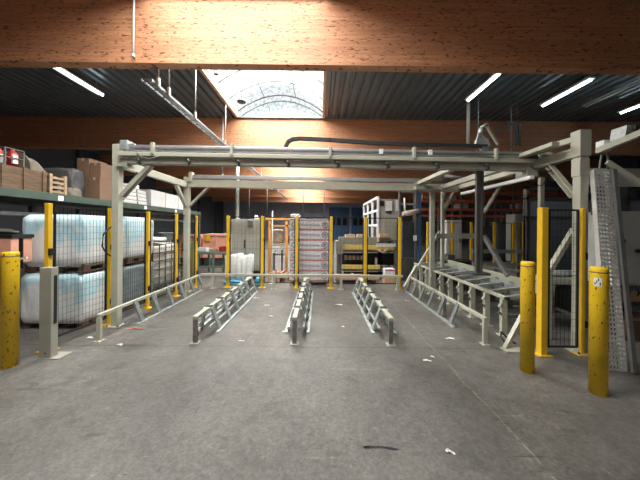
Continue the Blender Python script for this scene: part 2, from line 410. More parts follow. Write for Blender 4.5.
# blue dock doors in the far wall
for n, xx in enumerate((1.2, 4.2)):
    d = MB().box(xx, xx + 2.7, YB - 0.10, YB - 0.03, 0.0, 4.3)
    for k in range(7): d.box(xx, xx + 2.7, YB - 0.12, YB - 0.10, 0.05 + k*0.6, 0.56 + k*0.6)
    o = struct(d.build('door_%d' % (n + 1), blue), 'blue sectional dock door')
    g = MB()
    for k in range(3): g.box(xx + 0.25 + k*0.8, xx + 0.8 + k*0.8, YB - 0.13, YB - 0.12, 1.9, 3.0)
    g.build('glazing', glue, o)

# roof lights
RISE = 0.62
def arc(x0, x1, y, n=18, rise=RISE, z=ZC + 0.22):
    return [Vector((x0 + (x1-x0)*k/n, y, z + rise*math.sin(PI*k/n)**0.85)) for k in range(n + 1)]
curbm = mat('curb_timber', (0.60, 0.36, 0.20), 0.6, var=0.15)
for i in range(len(BEAM_Y) - 1):
    y0, y1 = BEAM_Y[i] + BEAM_T + 0.14, BEAM_Y[i+1] - 0.12
    w = MB(); g = []
    ny = 6
    for k in range(ny + 1):
        g.append([w.bm.verts.new(p) for p in arc(SKY_X0, SKY_X1, y0 + (y1-y0)*k/ny)])
    for a, b in zip(g, g[1:]):
        for k in range(len(a) - 1):
            fc = w.bm.faces.new([a[k], a[k+1], b[k+1], b[k]]); fc.smooth = True
    for a in (g[0], g[-1]):
        lo_ = [w.bm.verts.new((v.co.x, v.co.y, ZC + 0.03)) for v in a]
        for k in range(len(a) - 1): w.bm.faces.new([a[k], a[k+1], lo_[k+1], lo_[k]])
    root = struct(w.build('window_%d' % (i + 1), pane), 'barrel roof light of clear plastic sheet')
    r = MB()
    for k in range(6): r.tube(arc(SKY_X0, SKY_X1, y0 + (y1-y0)*k/5), 0.022, 6)
    for t in (0.31, 0.68):
        x = SKY_X0 + (SKY_X1 - SKY_X0)*t; z = ZC + 0.22 + RISE*math.sin(PI*t)**0.85
        r.tube([(x, y0, z), (x, y1, z)], 0.014, 6)
    r.build('glazing_bars', darksteel, root)
    c = MB(); c.box(SKY_X0 - 0.08, SKY_X0, y0, y1, ZC - 0.02, ZC + 0.26); c.box(SKY_X1, SKY_X1 + 0.08, y0, y1, ZC - 0.02, ZC + 0.26)
    c.build('curb', curbm, root)

# ------------------------------------------------------------------ bollards
def bollard(px, base_y, h, d, label):
    Y = F*HC / ((base_y - VPY) - (px - VPX)*math.sin(ROLL)); p = at(px, base_y, Y)
    r = d/2
    t = thing('bollard', (p.x, p.y, 0), label, 'bollard', 'yellow steel bollards')
    MB().lathe(p.x, p.y, [(r, 0), (r, h - 0.03), (r*0.97, h - 0.012), (r*0.88, h), (0.001, h + 0.004)], 40).build('post', bollard_y, t)
    m = MB(); m.lathe(p.x, p.y, [(r*1.012, h - 0.055), (r*1.012, h - 0.045)], 40); m.build('cap_seam', darksteel, t)
    return t, p, r
bollard(9.5, 366, 1.33, 0.150, 'yellow scuffed bollard standing alone before the salmon boxes')
bollard(527, 371, 1.27, 0.138, 'yellow bollard without sticker in front of the conveyor end')
t, p, r = bollard(598, 393, 1.27, 0.142, 'yellow bollard with small white sticker beside the leaning cable tray')
mb = MB(); AC = math.atan2(-p.y, -p.x) - 0.12
for k in range(5):
    a0 = AC - 0.40 + k*0.16; a1 = a0 + 0.16
    q = [(p.x + (r+.002)*math.cos(a), p.y + (r+.002)*math.sin(a), z) for a, z in ((a0, 1.085), (a1, 1.085), (a1, 1.17), (a0, 1.17))]
    mb.bm.faces.new([mb.bm.verts.new(c) for c in q])
stk = mb.build('sticker', white, t)
mb = MB()
for k in range(4):
    a = AC - 0.24 + k*0.16; z = 1.11 + 0.02*(k % 3)
    mb.bar((p.x + (r+.0035)*math.cos(a), p.y + (r+.0035)*math.sin(a), z - .012), (p.x + (r+.0035)*math.cos(a), p.y + (r+.0035)*math.sin(a), z + .014), .009, .003)
mb.build('sticker_print', black, stk)

# ------------------------------------------------------------------ safety fences
def mesh_panel(root, a, b, z0=0.14, z1=1.90, dv=0.05, dh=0.09, wire=0.0028):
    a, b = Vector(a), Vector(b); d = (b - a); Ln = d.length; d.normalize()
    fr = MB(); w = 0.022
    P = lambda s_, z: Vector((a.x + d.x*s_, a.y + d.y*s_, z))
    fr.bar(P(0, z0), P(0, z1), w, w); fr.bar(P(Ln, z0), P(Ln, z1), w, w)
    fr.bar(P(0, z0), P(Ln, z0), w, w); fr.bar(P(0, z1), P(Ln, z1), w, w); fr.bar(P(0, (z0+z1)*0.52), P(Ln, (z0+z1)*0.52), wire*2, wire*2)
    f_ = fr.build('mesh_panel', black, root)
    m = MB(); n = int(Ln / dv)
    for k in range(1, n): m.bar(P(Ln*k/n, z0), P(Ln*k/n, z1), wire, wire)
    n = int((z1 - z0) / dh)
    for k in range(1, n):
        z = z0 + (z1-z0)*k/n; m.bar(P(0, z), P(Ln, z), wire, wire)
    m.build('wire_mesh', black, f_)
def fence_post(root, x, y, h=1.93, w=0.075, foot=True):
    m = MB().box(x - w/2, x + w/2, y - w/2, y + w/2, 0.0, h); p_ = m.build('fence_post', yellow, root, bevel=0.006)
    if foot: MB().box(x - 0.09, x + 0.09, y - 0.07, y + 0.07, 0.0, 0.012).build('foot_plate', yellow, p_)
    for z in (0.35, 1.25): MB().box(x + w/2, x + w/2 + 0.025, y - 0.03, y + 0.03, z, z + 0.09).build('clamp', black, p_)
FX = -3.45
LF = [3.40, 4.30, 5.20, 6.10, 7.00]
t = thing('safety_fence', (FX, LF[0], 0), 'black mesh guard fence with yellow posts along the stored bags', 'fence', 'machine guard fences')
LX = [-3.55, -3.47, -3.44, -3.37, -3.33]
for x, y in zip(LX, LF): fence_post(t, x, y, w=0.056)
for (xa, a), (xb, b) in zip(zip(LX, LF), zip(LX[1:], LF[1:])): mesh_panel(t, (xa, a + 0.08, 0), (xb, b - 0.08, 0))
MB().tube([(FX + .04, 4.26, 1.62), (FX + .05, 4.19, 1.60), (FX + .05, 4.08, 1.50), (FX + .05, 4.06, 1.32), (FX + .05, 4.14, 1.20), (FX + .04, 4.26, 1.14)], 0.011, 6).build('loose_cable', black, t)
BX = [-2.475 + 0.926*k for k in range(6)]; BY = 7.02
t = thing('safety_fence', (BX[0], BY, 0), 'mesh guard fence with six yellow posts behind the low back rail', 'fence', 'machine guard fences')
for x in BX: fence_post(t, x, BY, w=0.075)
for a, b in zip(BX, BX[1:]): mesh_panel(t, (a + 0.06, BY, 0), (b - 0.06, BY, 0), dv=0.1, dh=0.2, wire=0.0025)
t = thing('safety_fence', (2.92, 3.42, 0), 'short mesh guard panel between two yellow posts beside the bollards', 'fence', 'machine guard fences')
fence_post(t, 2.93, 3.42, w=0.084); fence_post(t, 3.47, 3.44, w=0.05)
mesh_panel(t, (3.02, 3.43, 0), (3.40, 3.43, 0), z0=0.1)
FY = 12.0
t = thing('safety_fence', (4.5, FY, 0), 'far mesh guard fence behind the roller conveyor', 'fence', 'machine guard fences')
fx = [at(px, 240, FY).x for px in (428, 452, 471, 494, 513, 523, 556)]
for x in fx: fence_post(t, x, FY, w=0.11)
for a, b in zip(fx, fx[1:]): mesh_panel(t, (a + 0.08, FY, 0), (b - 0.08, FY, 0), dv=0.12, dh=0.3, wire=0.0025)

# sensor column in front of the left fence
x, y = -3.33, 3.24
t = thing('sensor_column', (x, y, 0), 'grey box-section light curtain column at the left fence end', 'sensor post')
c = MB(); c.box(x - 0.11, x + 0.04, y - 0.05, y + 0.04, 0, 1.12); c.build('housing', greycream, t, bevel=0.008)
MB().box(x + 0.04, x + 0.043, y - 0.02, y + 0.02, 0.42, 1.02).build('sensor_slot', black, t)
MB().box(x - 0.12, x + 0.15, y - 0.06, y + 0.12, 0, 0.012).build('base_plate', greycream, t)
MB().tube([(x - .03, y - 0.054, 0.07), (x - .03, y - 0.049, 0.07)], 0.012).build('bolt', darksteel, t)

# ------------------------------------------------------------------ transfer gantry
GX, GYF, GYR = -3.33, 4.27, 6.5
RX = 3.50
g = thing('transfer_gantry', (GX, GYF, 0), 'large cream steel gantry frame spanning the pallet lanes', 'gantry')
def post(x, y, top, w, m=cream):
    o = MB().box(x - w/2, x + w/2, y - w/2, y + w/2, 0.0, top).build('post', m, g, bevel=0.008)
    MB().box(x - w*0.95, x + w*0.95, y - w*0.95, y + w*0.95, 0, 0.015).build('base_plate', m, o)
    b = MB()
    for sx in (-1, 1):
        for sy in (-1, 1): b.tube([(x + sx*w*.78, y + sy*w*.78, .015), (x + sx*w*.78, y + sy*w*.78, .035)], 0.014, 6)
    b.build('bolt', darksteel, o)
    return o
post(GX, GYF, 2.97, 0.11); post(GX, GYR, 2.86, 0.125)
pr = post(RX, 3.5, 2.72, 0.112)
MB().box(RX - 0.075, RX + 0.075, 3.43, 3.57, 2.62, 2.97).build('post_sleeve', cream, g, bevel=0.006)
MB().box(RX - 0.066, RX + 0.066, 3.44, 3.565, 2.36, 2.60).build('post_sleeve', cream, g, bevel=0.006)
post(3.3, 7.0, 2.7, 0.085); post(2.80, GYR, 2.72, 0.105, greycream)
sl = 0.055
def xbeam(x0, x1, y, z0, z1, d, drop=0.06):
    m = MB(); m.hexa([(x0, y-d/2, z0), (x1, y-d/2, z0-drop), (x1, y+d/2, z0-drop), (x0, y+d/2, z0), (x0, y-d/2, z1), (x1, y-d/2, z1-drop), (x1, y+d/2, z1-drop), (x0, y+d/2, z1)])
    return m
# front cross beam: a lower channel, an upper flange and the aluminium rail on top
m = xbeam(GX + 0.08, 3.43, GYF, 2.655, 2.745, 0.12); m.build('cross_beam', greycream, g, bevel=0.005)
m = xbeam(GX + 0.08, 3.43, GYF - 0.03, 2.765, 2.83, 0.17); m.build('cross_beam', cream, g, bevel=0.008)
m = xbeam(GX + 0.25, 3.30, GYF - 0.02, 2.855, 2.955, 0.10); ra = m.build('linear_rail', alum, g, bevel=0.006)
m = xbeam(GX + 0.25, 3.30, GYF - 0.075, 2.89, 2.915, 0.012); m.build('rail_groove', midsteel, ra)
for k in range(8):
    x = -2.92 + k*0.80; z = 2.70 - 0.06*(x - GX)/6.8
    h = MB(); h.tube([(x - 0.05, GYF - 0.065, z + 0.035), (x, GYF - 0.10, z + 0.02), (x + 0.02, GYF - 0.10, z - 0.03), (x - 0.01, GYF - 0.065, z - 0.055)], 0.018, 8)
    h.build('cable_hook', darksteel, g)
for px in (157, 234, 330, 412, 492):
    x = at(px, 150, GYF).x; z = -0.06*(x - GX)/6.8
    MB().box(x - 0.022, x + 0.022, GYF - 0.135, GYF - 0.075, 2.80 + z, 2.985 + z).build('rail_clamp', cream, g, bevel=0.004)
for px in (380, 428):
    x = at(px, 150, GYF).x; z = -0.06*(x - GX)/6.8
    MB().box(x - 0.03, x + 0.03, GYF - 0.10, GYF - 0.08, 2.87 + z, 2.95 + z).build('splice_plate', white, g)
MB().box(GX + 0.10, GX + 0.22, GYF - 0.10, GYF + 0.05, 2.87, 3.02).build('rail_end_box', galv, g, bevel=0.006)
MB().box(GX + 0.22, GX + 0.32, GYF - 0.08, GYF + 0.05, 2.87, 2.97).build('rail_end_box', alum, g, bevel=0.006)
# hanging cable below the flange at the left
MB().tube([at(137, 153, GYF - 0.12), at(141, 157, GYF - 0.13), at(150, 159, GYF - 0.13), at(160, 156, GYF - 0.12)], 0.009, 6).build('loose_cable', midsteel, g)
# rear cross beam and rail
m = xbeam(GX + 0.07, 3.42, GYR, 2.62, 2.80, 0.12, 0.06); m.build('cross_beam', cream, g, bevel=0.006)
m = xbeam(GX + 0.12, 2.75, GYR - 0.02, 2.835, 2.915, 0.09, 0.05); m.build('linear_rail', alum, g, bevel=0.006)
MB().box(GX + 0.08, GX + 0.16, GYR - 0.1, GYR + 0.04, 2.74, 2.98).build('rail_end_box', cream, g, bevel=0.006)
# side beams
MB().box(GX - 0.04, GX + 0.05, GYF + 0.055, GYR - 0.06, 2.60, 2.74).build('side_beam', cream, g, bevel=0.006)
MB().box(RX - 0.05, RX + 0.05, 3.57, 7.05, 2.63, 2.76).build('side_beam', cream, g, bevel=0.006)
MB().box(RX - 0.30, RX - 0.19, 3.60, 4.7, 2.80, 2.86).build('side_beam', cream, g, bevel=0.006)
MB().bar(at(520, 156, 4.3), at(576, 139, 3.52), 0.06, 0.08).build('side_beam', cream, g, bevel=0.006)
MB().box(2.40, 2.52, GYF + 0.1, GYR + 0.1, 2.72, 2.80).build('side_beam', cream, g, bevel=0.006)
MB().box(2.95, 3.05, GYF + 0.1, 7.0, 2.60, 2.70).build('side_beam', greycream, g, bevel=0.006)
MB().box(3.02, 3.09, 3.75, 5.6, 2.37, 2.42).build('feed_rail', white, g, bevel=0.004)
# braces
def brace(p, q, w=0.075): 
    MB().channel(p, q, w, w, 0.012, up=(0, 1, 0)).build('brace', cream, g)
brace((GX + 0.08, GYF, 2.13), (GX + 0.55, GYF, 2.64)); brace((GX, GYF + 0.08, 2.1), (GX, GYF + 0.52, 2.58))
brace((GX, GYR - 0.07, 2.15), (GX, GYR - 0.5, 2.6)); brace((GX + 0.07, GYR, 2.15), (GX + 0.55, GYR, 2.63), 0.06)
brace((RX, 3.58, 2.10), (RX, 3.98, 2.61)); brace((3.33, 6.96, 2.2), (3.40, 6.5, 2.64), 0.05)
brace(at(444, 214, 7.0), at(455, 188, 7.0), 0.05); brace(at(484, 213, 4.5), at(501, 185, 4.5), 0.045)
MB().box(GX + 0.04, GX + 0.2, GYF - 0.09, GYF + 0.09, 2.60, 2.65).build('gusset_plate', greycream, g)
MB().box(RX - 0.16, RX + 0.02, 4.2, 4.45, 2.5, 2.78).build('gusset_plate', greycream, g)
# drive shaft / bearing clutter at the right corner
d = MB(); c = at(546, 156, 4.1); d.tube([c + Vector((0, 0, .03)), c + Vector((0, 0, -.12))], [0.10, 0.05], 14)
d.build('drive_motor', cream, g)
MB().tube([at(530, 166, 4.0), at(541, 172, 3.9), at(551, 171, 3.9), at(556, 162, 4.0)], 0.012, 6).build('loose_cable', black, g)
MB().tube([at(524, 178, 4.4), at(530, 184, 4.4), at(541, 186, 4.3), at(549, 178, 4.2)], 0.010, 6).build('loose_cable', black, g)
MB().box(2.30, 2.95, GYR - 0.25, GYR - 0.05, 2.58, 2.66).build('gusset_plate', greycream, g)
m = MB(); m.tube([at(428, 180, 6.2), at(448, 180, 6.2)], 0.05, 12); m.tube([at(445, 176, 6.1), at(462, 178, 5.8)], 0.04, 12); m.build('drive_shaft', midsteel, g)
# energy chain: a loop end on the left, then along the top of the rail
pts = [at(286, 150, GYF + 0.06), at(286, 146, GYF + 0.06), at(288, 142, GYF + 0.06), at(292, 139.5, GYF + 0.06), at(300, 138.6, GYF + 0.06), at(330, 140, GYF + 0.06), at(380, 143.5, GYF + 0.06), at(430, 145, GYF + 0.06), at(486, 146.5, GYF + 0.06)]
ch = MB()
for a, b in zip(pts, pts[1:]): ch.bar(a, b + (b - a).normalized()*0.01, 0.06, 0.055)
ch.build('energy_chain', rubber, g)
# carriage on the gantry
p = at(479.5, 170, GYF + 0.15)
cg = thing('gripper_carriage', (p.x, GYF, 0.86), 'gantry carriage with triangular bracket and dark hanging mast', 'gantry carriage')
P = lambda px, py: at(px, py, GYF + 0.08)
MB().prism([P(475, 145.5), P(476, 140), P(481, 137), P(488, 138), P(491, 145.5)], (0, 0.03, 0)).build('bracket_plate', galv, cg)
m = MB(); m.bar(P(476.5, 143), P(480.5, 128), 0.03, 0.03, up=(0, 1, 0)); m.bar(P(480, 131), P(485, 139), 0.03, 0.02, up=(0, 1, 0)); m.build('bracket_web', galv, cg)
m = MB(); m.tube([P(479.7, 135) + Vector((0, -.02, 0)), P(480, 129) + Vector((0, -.02, 0))], 0.034, 12); m.tube([P(480, 128.5) + Vector((0, -.02, 0)), P(486.5, 124.5) + Vector((0, -.02, 0))], 0.026, 12); m.build('motor', galv, cg)
m = MB(); m.bar(P(486, 127) + Vector((0, -.02, 0)), P(497, 145) + Vector((0, -.02, 0)), 0.03, 0.035, up=(0, 1, 0)); m.build('bracket_strut', greycream, cg)
x = p.x
m = MB(); m.box(x - 0.055, x - 0.025, GYF + 0.13, GYF + 0.18, 0.87, 2.98); m.box(x + 0.025, x + 0.055, GYF + 0.13, GYF + 0.18, 0.87, 2.98); m.box(x - 0.025, x + 0.025, GYF + 0.15, GYF + 0.17, 0.87, 2.98)
m.build('mast', mat('mast_steel', (0.11, 0.108, 0.10), 0.45, 0.3, var=0.2), cg)
MB().box(x + 0.056, x + 0.07, GYF + 0.14, GYF + 0.17, 1.0, 2.9).build('mast_guide', black, cg)
MB().box(x - 0.14, x + 0.16, GYF + 0.08, GYF + 0.30, 0.86, 0.90).build('gripper_plate', darksteel, cg)
MB().box(x - 0.03, x + 0.12, GYF + 0.02, GYF + 0.12, 2.72, 3.0).build('slide_block', midsteel, cg)

# ------------------------------------------------------------------ pallet lane guides on the floor
def lane_guide(x, label):
    y0, y1, h = 3.67, 6.55, 0.385
    t = thing('lane_guide', (x, y0, 0), label, 'guide rail', 'pallet lane guides')
    MB().box(x - 0.034, x + 0.034, y0 - 0.03, y1, h - 0.045, h).build('top_rail', cream, t, bevel=0.006)
    e = MB().box(x - 0.03, x + 0.03, y0 - 0.03, y0 + 0.01, 0, h - 0.045).build('end_post', mat('worn_edge_steel', (0.20, 0.19, 0.165), 0.5, 0.2, var=0.4, vscale=14), t, bevel=0.004)
    MB().box(x - 0.06, x + 0.06, y0 - 0.06, y0 + 0.05, 0, 0.012).build('foot_plate', greycream, e)
    MB().box(x - 0.035, x + 0.035, y1 - 0.07, y1, 0, h - 0.045).build('end_post', greycream, t, bevel=0.004)
    for s in (-1, 1):
        MB().box(x + s*0.17 - 0.025, x + s*0.17 + 0.025, y0 + 0.35, y1, 0, 0.02).build('floor_strip', galv, t)
        MB().box(x + s*0.11 - 0.012, x + s*0.11 + 0.012, y0 + 0.2, y1 - 0.1, 0.13, 0.16).build('inner_rail', galv, t)
        for k in range(6):
            y = y0 + 0.48 + k*0.47
            m = MB().bar((x + s*0.05, y - 0.06, h - 0.01), (x + s*0.15, y + 0.02, 0.02), 0.03, 0.095, up=(0, 1, 0))
            m.build('strut', galv, t)
    for k in range(5):
        y = y0 + 0.42 + k*0.47
        MB().box(x - 0.05, x + 0.05, y - 0.02, y + 0.03, h, h + 0.018).build('clip', darksteel, t)
    MB().box(x + 0.034, x + 0.037, y0 + 0.02, y0 + 0.07, 0.14, 0.2).build('reflector', white, t)
    return t
lane_guide(-1.74, 'galvanised lane guide nearest the mesh fence and bag stacks')
lane_guide(-0.345, 'middle galvanised lane guide of the three')
lane_guide(1.01, 'galvanised lane guide nearest the roller conveyor')
def side_guide(x, s, label, y0=3.70, y1=6.78):
    h = 0.39
    t = thing('side_guide', (x, y0, 0), label, 'guide rail', 'pallet lane guides')
    MB().box(x - 0.026, x + 0.026, y0 - 0.02, y1, h - 0.05, h).build('top_rail', cream, t, bevel=0.006)
    for y in (y0, y1 - 0.06):
        e = MB().box(x - 0.03, x + 0.03, y - 0.02, y + 0.02, 0, h - 0.055).build('end_post', cream, t, bevel=0.004)
        MB().box(x - 0.05, x + 0.05, y - 0.05, y + 0.05, 0, 0.012).build('foot_plate', cream, e)
    MB().box(x + s*0.13 - 0.025, x + s*0.13 + 0.025, y0 + 0.6, y1 - 0.1, 0, 0.025).build('floor_strip', galv, t)
    for k in range(6):
        y = y0 + 0.72 + k*0.46
        MB().bar((x + s*0.02, y - 0.04, h - 0.005), (x + s*0.12, y + 0.02, 0.022), 0.028, 0.085, up=(0, 1, 0)).build('strut', mat('dull_galvanised', (0.27, 0.29, 0.285), 0.5, 0.4, var=0.25, vscale=9), t)
    for k in range(2):
        MB().box(x - 0.03, x + 0.03, y0 + 1.2 + k*1.1, y0 + 1.26 + k*1.1, 0, h - 0.055).build('support_post', cream, t)
side_guide(-3.13, 1, 'low cream guide rail along the foot of the mesh fence')
side_guide(2.36, -1, 'low cream guide rail along the roller conveyor')
t = thing('back_stop_rail', (-3.1, 6.87, 0), 'long low cream stop rail across the lane ends', 'guide rail')
MB().box(-3.15, 2.2, 6.84, 6.90, 0.335, 0.395).build('rail', cream, t, bevel=0.006)
for px in (213, 274, 341, 398):
    x = at(px, 280, 6.87).x
    e = MB().box(x - 0.035, x + 0.035, 6.84, 6.90, 0, 0.335).build('support_post', cream, t)
    MB().box(x - 0.07, x + 0.07, 6.81, 6.93, 0, 0.012).build('foot_plate', cream, e)

# ------------------------------------------------------------------ roller / chain conveyor on the right
cx = 2.86
t = thing('chain_conveyor', (cx, 4.0, 0), 'cream pallet conveyor with a row of legs beside the lanes', 'conveyor')
MB().bar((cx, 3.98, 0.585), (cx, 7.8, 0.585), 0.07, 0.045).build('side_rail', cream, t, bevel=0.006)
MB().box(cx - 0.03, cx + 0.03, 3.94, 3.98, 0.565, 0.605).build('rail_end_cap', black, t)
MB().box(3.74, 3.81, 4.25, 7.6, 0.46, 0.72).build('side_rail', cream, t, bevel=0.006)
MB().box(3.52, 3.58, 4.4, 7.8, 0.55, 0.64).build('chain_track', galv, t, bevel=0.004)
MB().box(3.30, 3.36, 4.3, 7.8, 0.50, 0.58).build('chain_track', midsteel, t, bevel=0.004)
for k in range(10):
    y = 4.02 + k*0.41
    l = MB().box(cx - 0.055, cx + 0.03, y - 0.03, y + 0.03, 0, 0.56).build('leg', cream, t, bevel=0.004)
    MB().tube([(cx - 0.06, y - 0.02, 0.50), (cx - 0.10, y - 0.03, 0.46), (cx - 0.09, y - 0.02, 0.36), (cx - 0.05, y, 0.33)], 0.02, 8).build('guide_hook', greycream, l)
    MB().box(cx - 0.09, cx + 0.07, y - 0.06, y + 0.06, 0, 0.012).build('foot_plate', cream, l)
    a = MB().bar((cx + 0.03, y + 0.05, 0.56), (3.72, y + 0.20, 0.61), 0.06, 0.05); a.build('cross_arm', greycream if k % 2 else galv, t)
    MB().bar((cx, y, 0.30), (3.5, y + 0.05, 0.30), 0.05, 0.05).build('cross_tie', midsteel, t)
    if k < 9: MB().box(cx + 0.10, cx + 0.22, y + 0.12, y + 0.26, 0.38, 0.54).build('bearing_block', darksteel, t)
for k in range(4): MB().box(3.745, 3.805, 4.3 + k*1.05, 4.36 + k*1.05, 0, 0.46).build('leg', cream, t)
for px, py in ((428, 279), (446, 282)):
    pass
MB().bar(at(412, 276, 7.3), at(440, 231, 7.3), 0.06, 0.05).build('brace', cream, t)
MB().bar(at(404, 287, 6.9), at(416, 266, 7.3), 0.05, 0.05).build('brace', cream, t)
MB().bar(at(436, 236, 6.8), at(482, 236, 6.8), 0.05, 0.13).build('cross_plate', greycream, t)
MB().bar(at(484, 236, 5.2), at(508, 276, 4.6), 0.06, 0.07).build('brace', midsteel, t)
MB().bar(at(480, 266, 6.2), at(560, 276, 5.0), 0.05, 0.06).build('cross_plate', midsteel, t)
# diagonal prop with its foot, at the conveyor end
t = thing('fence_prop', at(508, 350, 3.55), 'diagonal cream prop with a foot plate at the conveyor end', 'brace')
t.location.z = 0; t['_o'] = [t.location.x, t.location.y, 0]
MB().bar(at(505, 348.5, 3.58), at(530, 301, 3.72), 0.05, 0.05).build('strut', cream, t)
MB().box(2.50, 2.95, 3.46, 3.60, 0, 0.012).build('foot_plate', cream, t)
MB().tube([(2.62, 3.62, 0.02), (2.60, 3.72, 0.10), (2.66, 3.80, 0.14), (2.74, 3.78, 0.06), (2.80, 3.70, 0.014)], 0.012, 6).build('loose_cable', black, t)
# inclined brace behind the short mesh panel
t = thing('inclined_strut', (3.1, 3.9, 0), 'cream inclined strut seen through the short mesh panel', 'brace')
MB().bar(at(549, 271, 3.9), at(574, 229, 3.9), 0.07, 0.06).build('strut', cream, t)
MB().bar(at(549, 271, 3.9), Vector((at(549, 271, 3.9).x, 3.9, 0)), 0.06, 0.06).build('upright', cream, t)
# drive unit behind the mesh panel
t = thing('drive_unit', (3.6, 4.6, 0), 'white conveyor drive unit with dark motor behind the short mesh panel', 'machine')
MB().box(3.86, 4.5, 4.35, 4.8, 0.72, 0.82).build('frame_top', cream, t, bevel=0.01)
MB().box(3.86, 3.94, 4.35, 4.45, 0, 0.72).build('leg', cream, t); MB().box(4.42, 4.5, 4.35, 4.45, 0, 0.72).build('leg', cream, t)
MB().box(3.96, 4.4, 4.42, 4.8, 0.22, 0.66).build('motor_housing', black, t, bevel=0.02)
MB().tube([(3.88, 4.5, 0.88), (4.46, 4.5, 0.88)], 0.06, 14).build('roller', galv, t)
MB().bar((3.9, 4.33, 0.34), (4.46, 4.33, 0.14), 0.05, 0.05).build('cross_tie', greycream, t)

# ------------------------------------------------------------------ right edge: leaning cable tray, cabinet, beam
t0, b0 = at(602, 170, 3.4), at(618, 371, 3.02)
t = thing('cable_tray', (b0.x, b0.y, 0), 'perforated galvanised cable tray leaning upright behind the bollard with the sticker', 'cable tray')
b0.z = 0.02
ax = (t0 - b0); Lt = ax.length; ax.normalize(); rx = Vector((1, 0, 0)) - ax*ax.x; rx.normalize(); nx = ax.cross(rx)
W = 0.20
m = MB(); nrow = 46
perf = mat('perforated_steel', (0.60, 0.57, 0.53), 0.5, 0.2, var=0.2, vscale=10)
for k in range(nrow + 1): m.bar(b0 + ax*(Lt*k/nrow) - rx*W/2, b0 + ax*(Lt*k/nrow) + rx*W/2, 0.026, 0.004, up=nx)
for k in range(6): m.bar(b0 + rx*(W*(k/5 - .5)), t0 + rx*(W*(k/5 - .5)), 0.016, 0.004, up=nx)
m.build('tray_base', perf, t)
for s in (-1, 1):
    m = MB(); m.bar(b0 + rx*s*W/2 + nx*0.03, t0 + rx*s*W/2 + nx*0.03, 0.004, 0.06, up=nx); m.build('tray_flange', perf, t)
m = MB(); m.bar(b0 + rx*0.13 + nx*(-0.05), t0 + rx*0.10 + nx*(-0.05), 0.05, 0.03, up=nx); m.build('tray_lid', midsteel, t)
t = thing('control_cabinet', (4.9, 4.0, 0), 'grey control cabinet with black rotary switch at the frame edge', 'cabinet')
MB().box(4.42, 5.6, 3.95, 4.4, 0.80, 1.93).build('body', panelgrey, t, bevel=0.01)
MB().box(4.50, 5.55, 3.92, 3.95, 0.84, 1.90).build('door', panelgrey, t, bevel=0.006)
MB().box(4.40, 4.46, 3.9, 3.96, 0.80, 1.93).build('corner_post', white, t)
p = at(622, 241, 3.9); MB().tube([(p.x, 3.88, p.z), (p.x, 3.92, p.z)], 0.035, 14).build('switch_knob', black, t)
p = at(638, 251, 3.9); MB().tube([(p.x, 3.89, p.z), (p.x, 3.92, p.z)], 0.03, 14).build('door_lock', black, t)
for x in (4.5, 5.5): MB().box(x - 0.03, x + 0.03, 4.0, 4.06, 0, 0.8).build('leg', darksteel, t); MB().box(x - 0.03, x + 0.03, 4.3, 4.36, 0, 0.8).build('leg', darksteel, t)
MB().box(4.46, 5.56, 4.0, 4.36, 0.48, 0.52).build('shelf', darksteel, t)
m = MB()
for k in range(7): m.tube([(4.55 + k*0.14, 4.1, 0.80), (4.50 + k*0.15, 4.02, 0.68), (4.6 + k*0.12, 4.1, 0.54)], 0.012, 6)
m.build('cable_bundle', rubber, t)
def carton(x0, x1, y0, y1, z0, z1, m, label, group, tape=True, rz=0, name='carton'):
    t = thing(name, ((x0+x1)/2, (y0+y1)/2, z0), label, 'box', group)
    MB().box(x0, x1, y0, y1, z0, z1).build('body', m, t, bevel=0.006)
    if tape:
        MB().box((x0+x1)/2 - 0.025, (x0+x1)/2 + 0.025, y0 - 0.0015, y0 + 0.001, z1 - 0.06, z1 + 0.001).build('tape', kraftlight, t)
    t.rotation_euler.z = rz
    return t
carton(4.55, 5.25, 3.86, 4.3, 0, 0.30, kraftdark, 'brown carton on the floor under the grey control cabinet', 'cartons under the control cabinet')
carton(4.65, 5.05, 4.05, 4.3, 0.52, 0.70, kraftlight, 'small pale carton on the shelf under the control cabinet', 'cartons under the control cabinet')
# outer beam of the neighbouring machine
t = thing('overhead_jib', (4.3, 4.1, 0), 'cream overhead beam with brace at the top right edge', 'beam')
MB().bar(at(598, 151, 4.02), at(668, 122, 3.3), 0.08, 0.09).build('beam', cream, t, bevel=0.006)
MB().bar(at(607, 162, 3.9), at(660, 196, 3.75), 0.05, 0.06).build('brace', cream, t)
MB().box(4.25, 6.4, 4.12, 4.24, 2.35, 2.62).build('cross_beam', panelgrey, t)
p = at(603, 146, 4.0); MB().box(p.x - 0.06, p.x + 0.05, 3.93, 4.05, p.z - 0.09, p.z + 0.07).build('junction_box', white, t)
MB().tube([p, at(600, 165, 4.0), at(596, 200, 4.05), at(592, 215, 4.1)], 0.015, 6).build('cable', midsteel, t)
MB().tube([p + Vector((.06, 0, 0)), at(608, 160, 4.0), at(607, 175, 4.0)], 0.015, 6).build('cable', midsteel, t)
p = at(632, 205, 4.3); MB().box(p.x - 0.07, p.x + 0.07, 4.42, 4.56, 0, 2.7).build('post', darksteel, t)
t = thing('drive_gearbox', at(634, 138, 3.7), 'grey gearbox on the beam at the top right edge', 'gearbox')
p = at(634, 132, 3.72)
MB().prism([p + Vector((-0.13, 0, -0.10)), p + Vector((-0.10, 0, 0.10)), p + Vector((0.2, 0, 0.12)), p + Vector((0.2, 0, -0.06))], (0, 0.2, 0)).build('housing', galv, t)
MB().tube([p + Vector((0.02, -0.04, 0.05)), p + Vector((0.02, 0.0, 0.05))], 0.05, 14).build('bearing', darksteel, t)
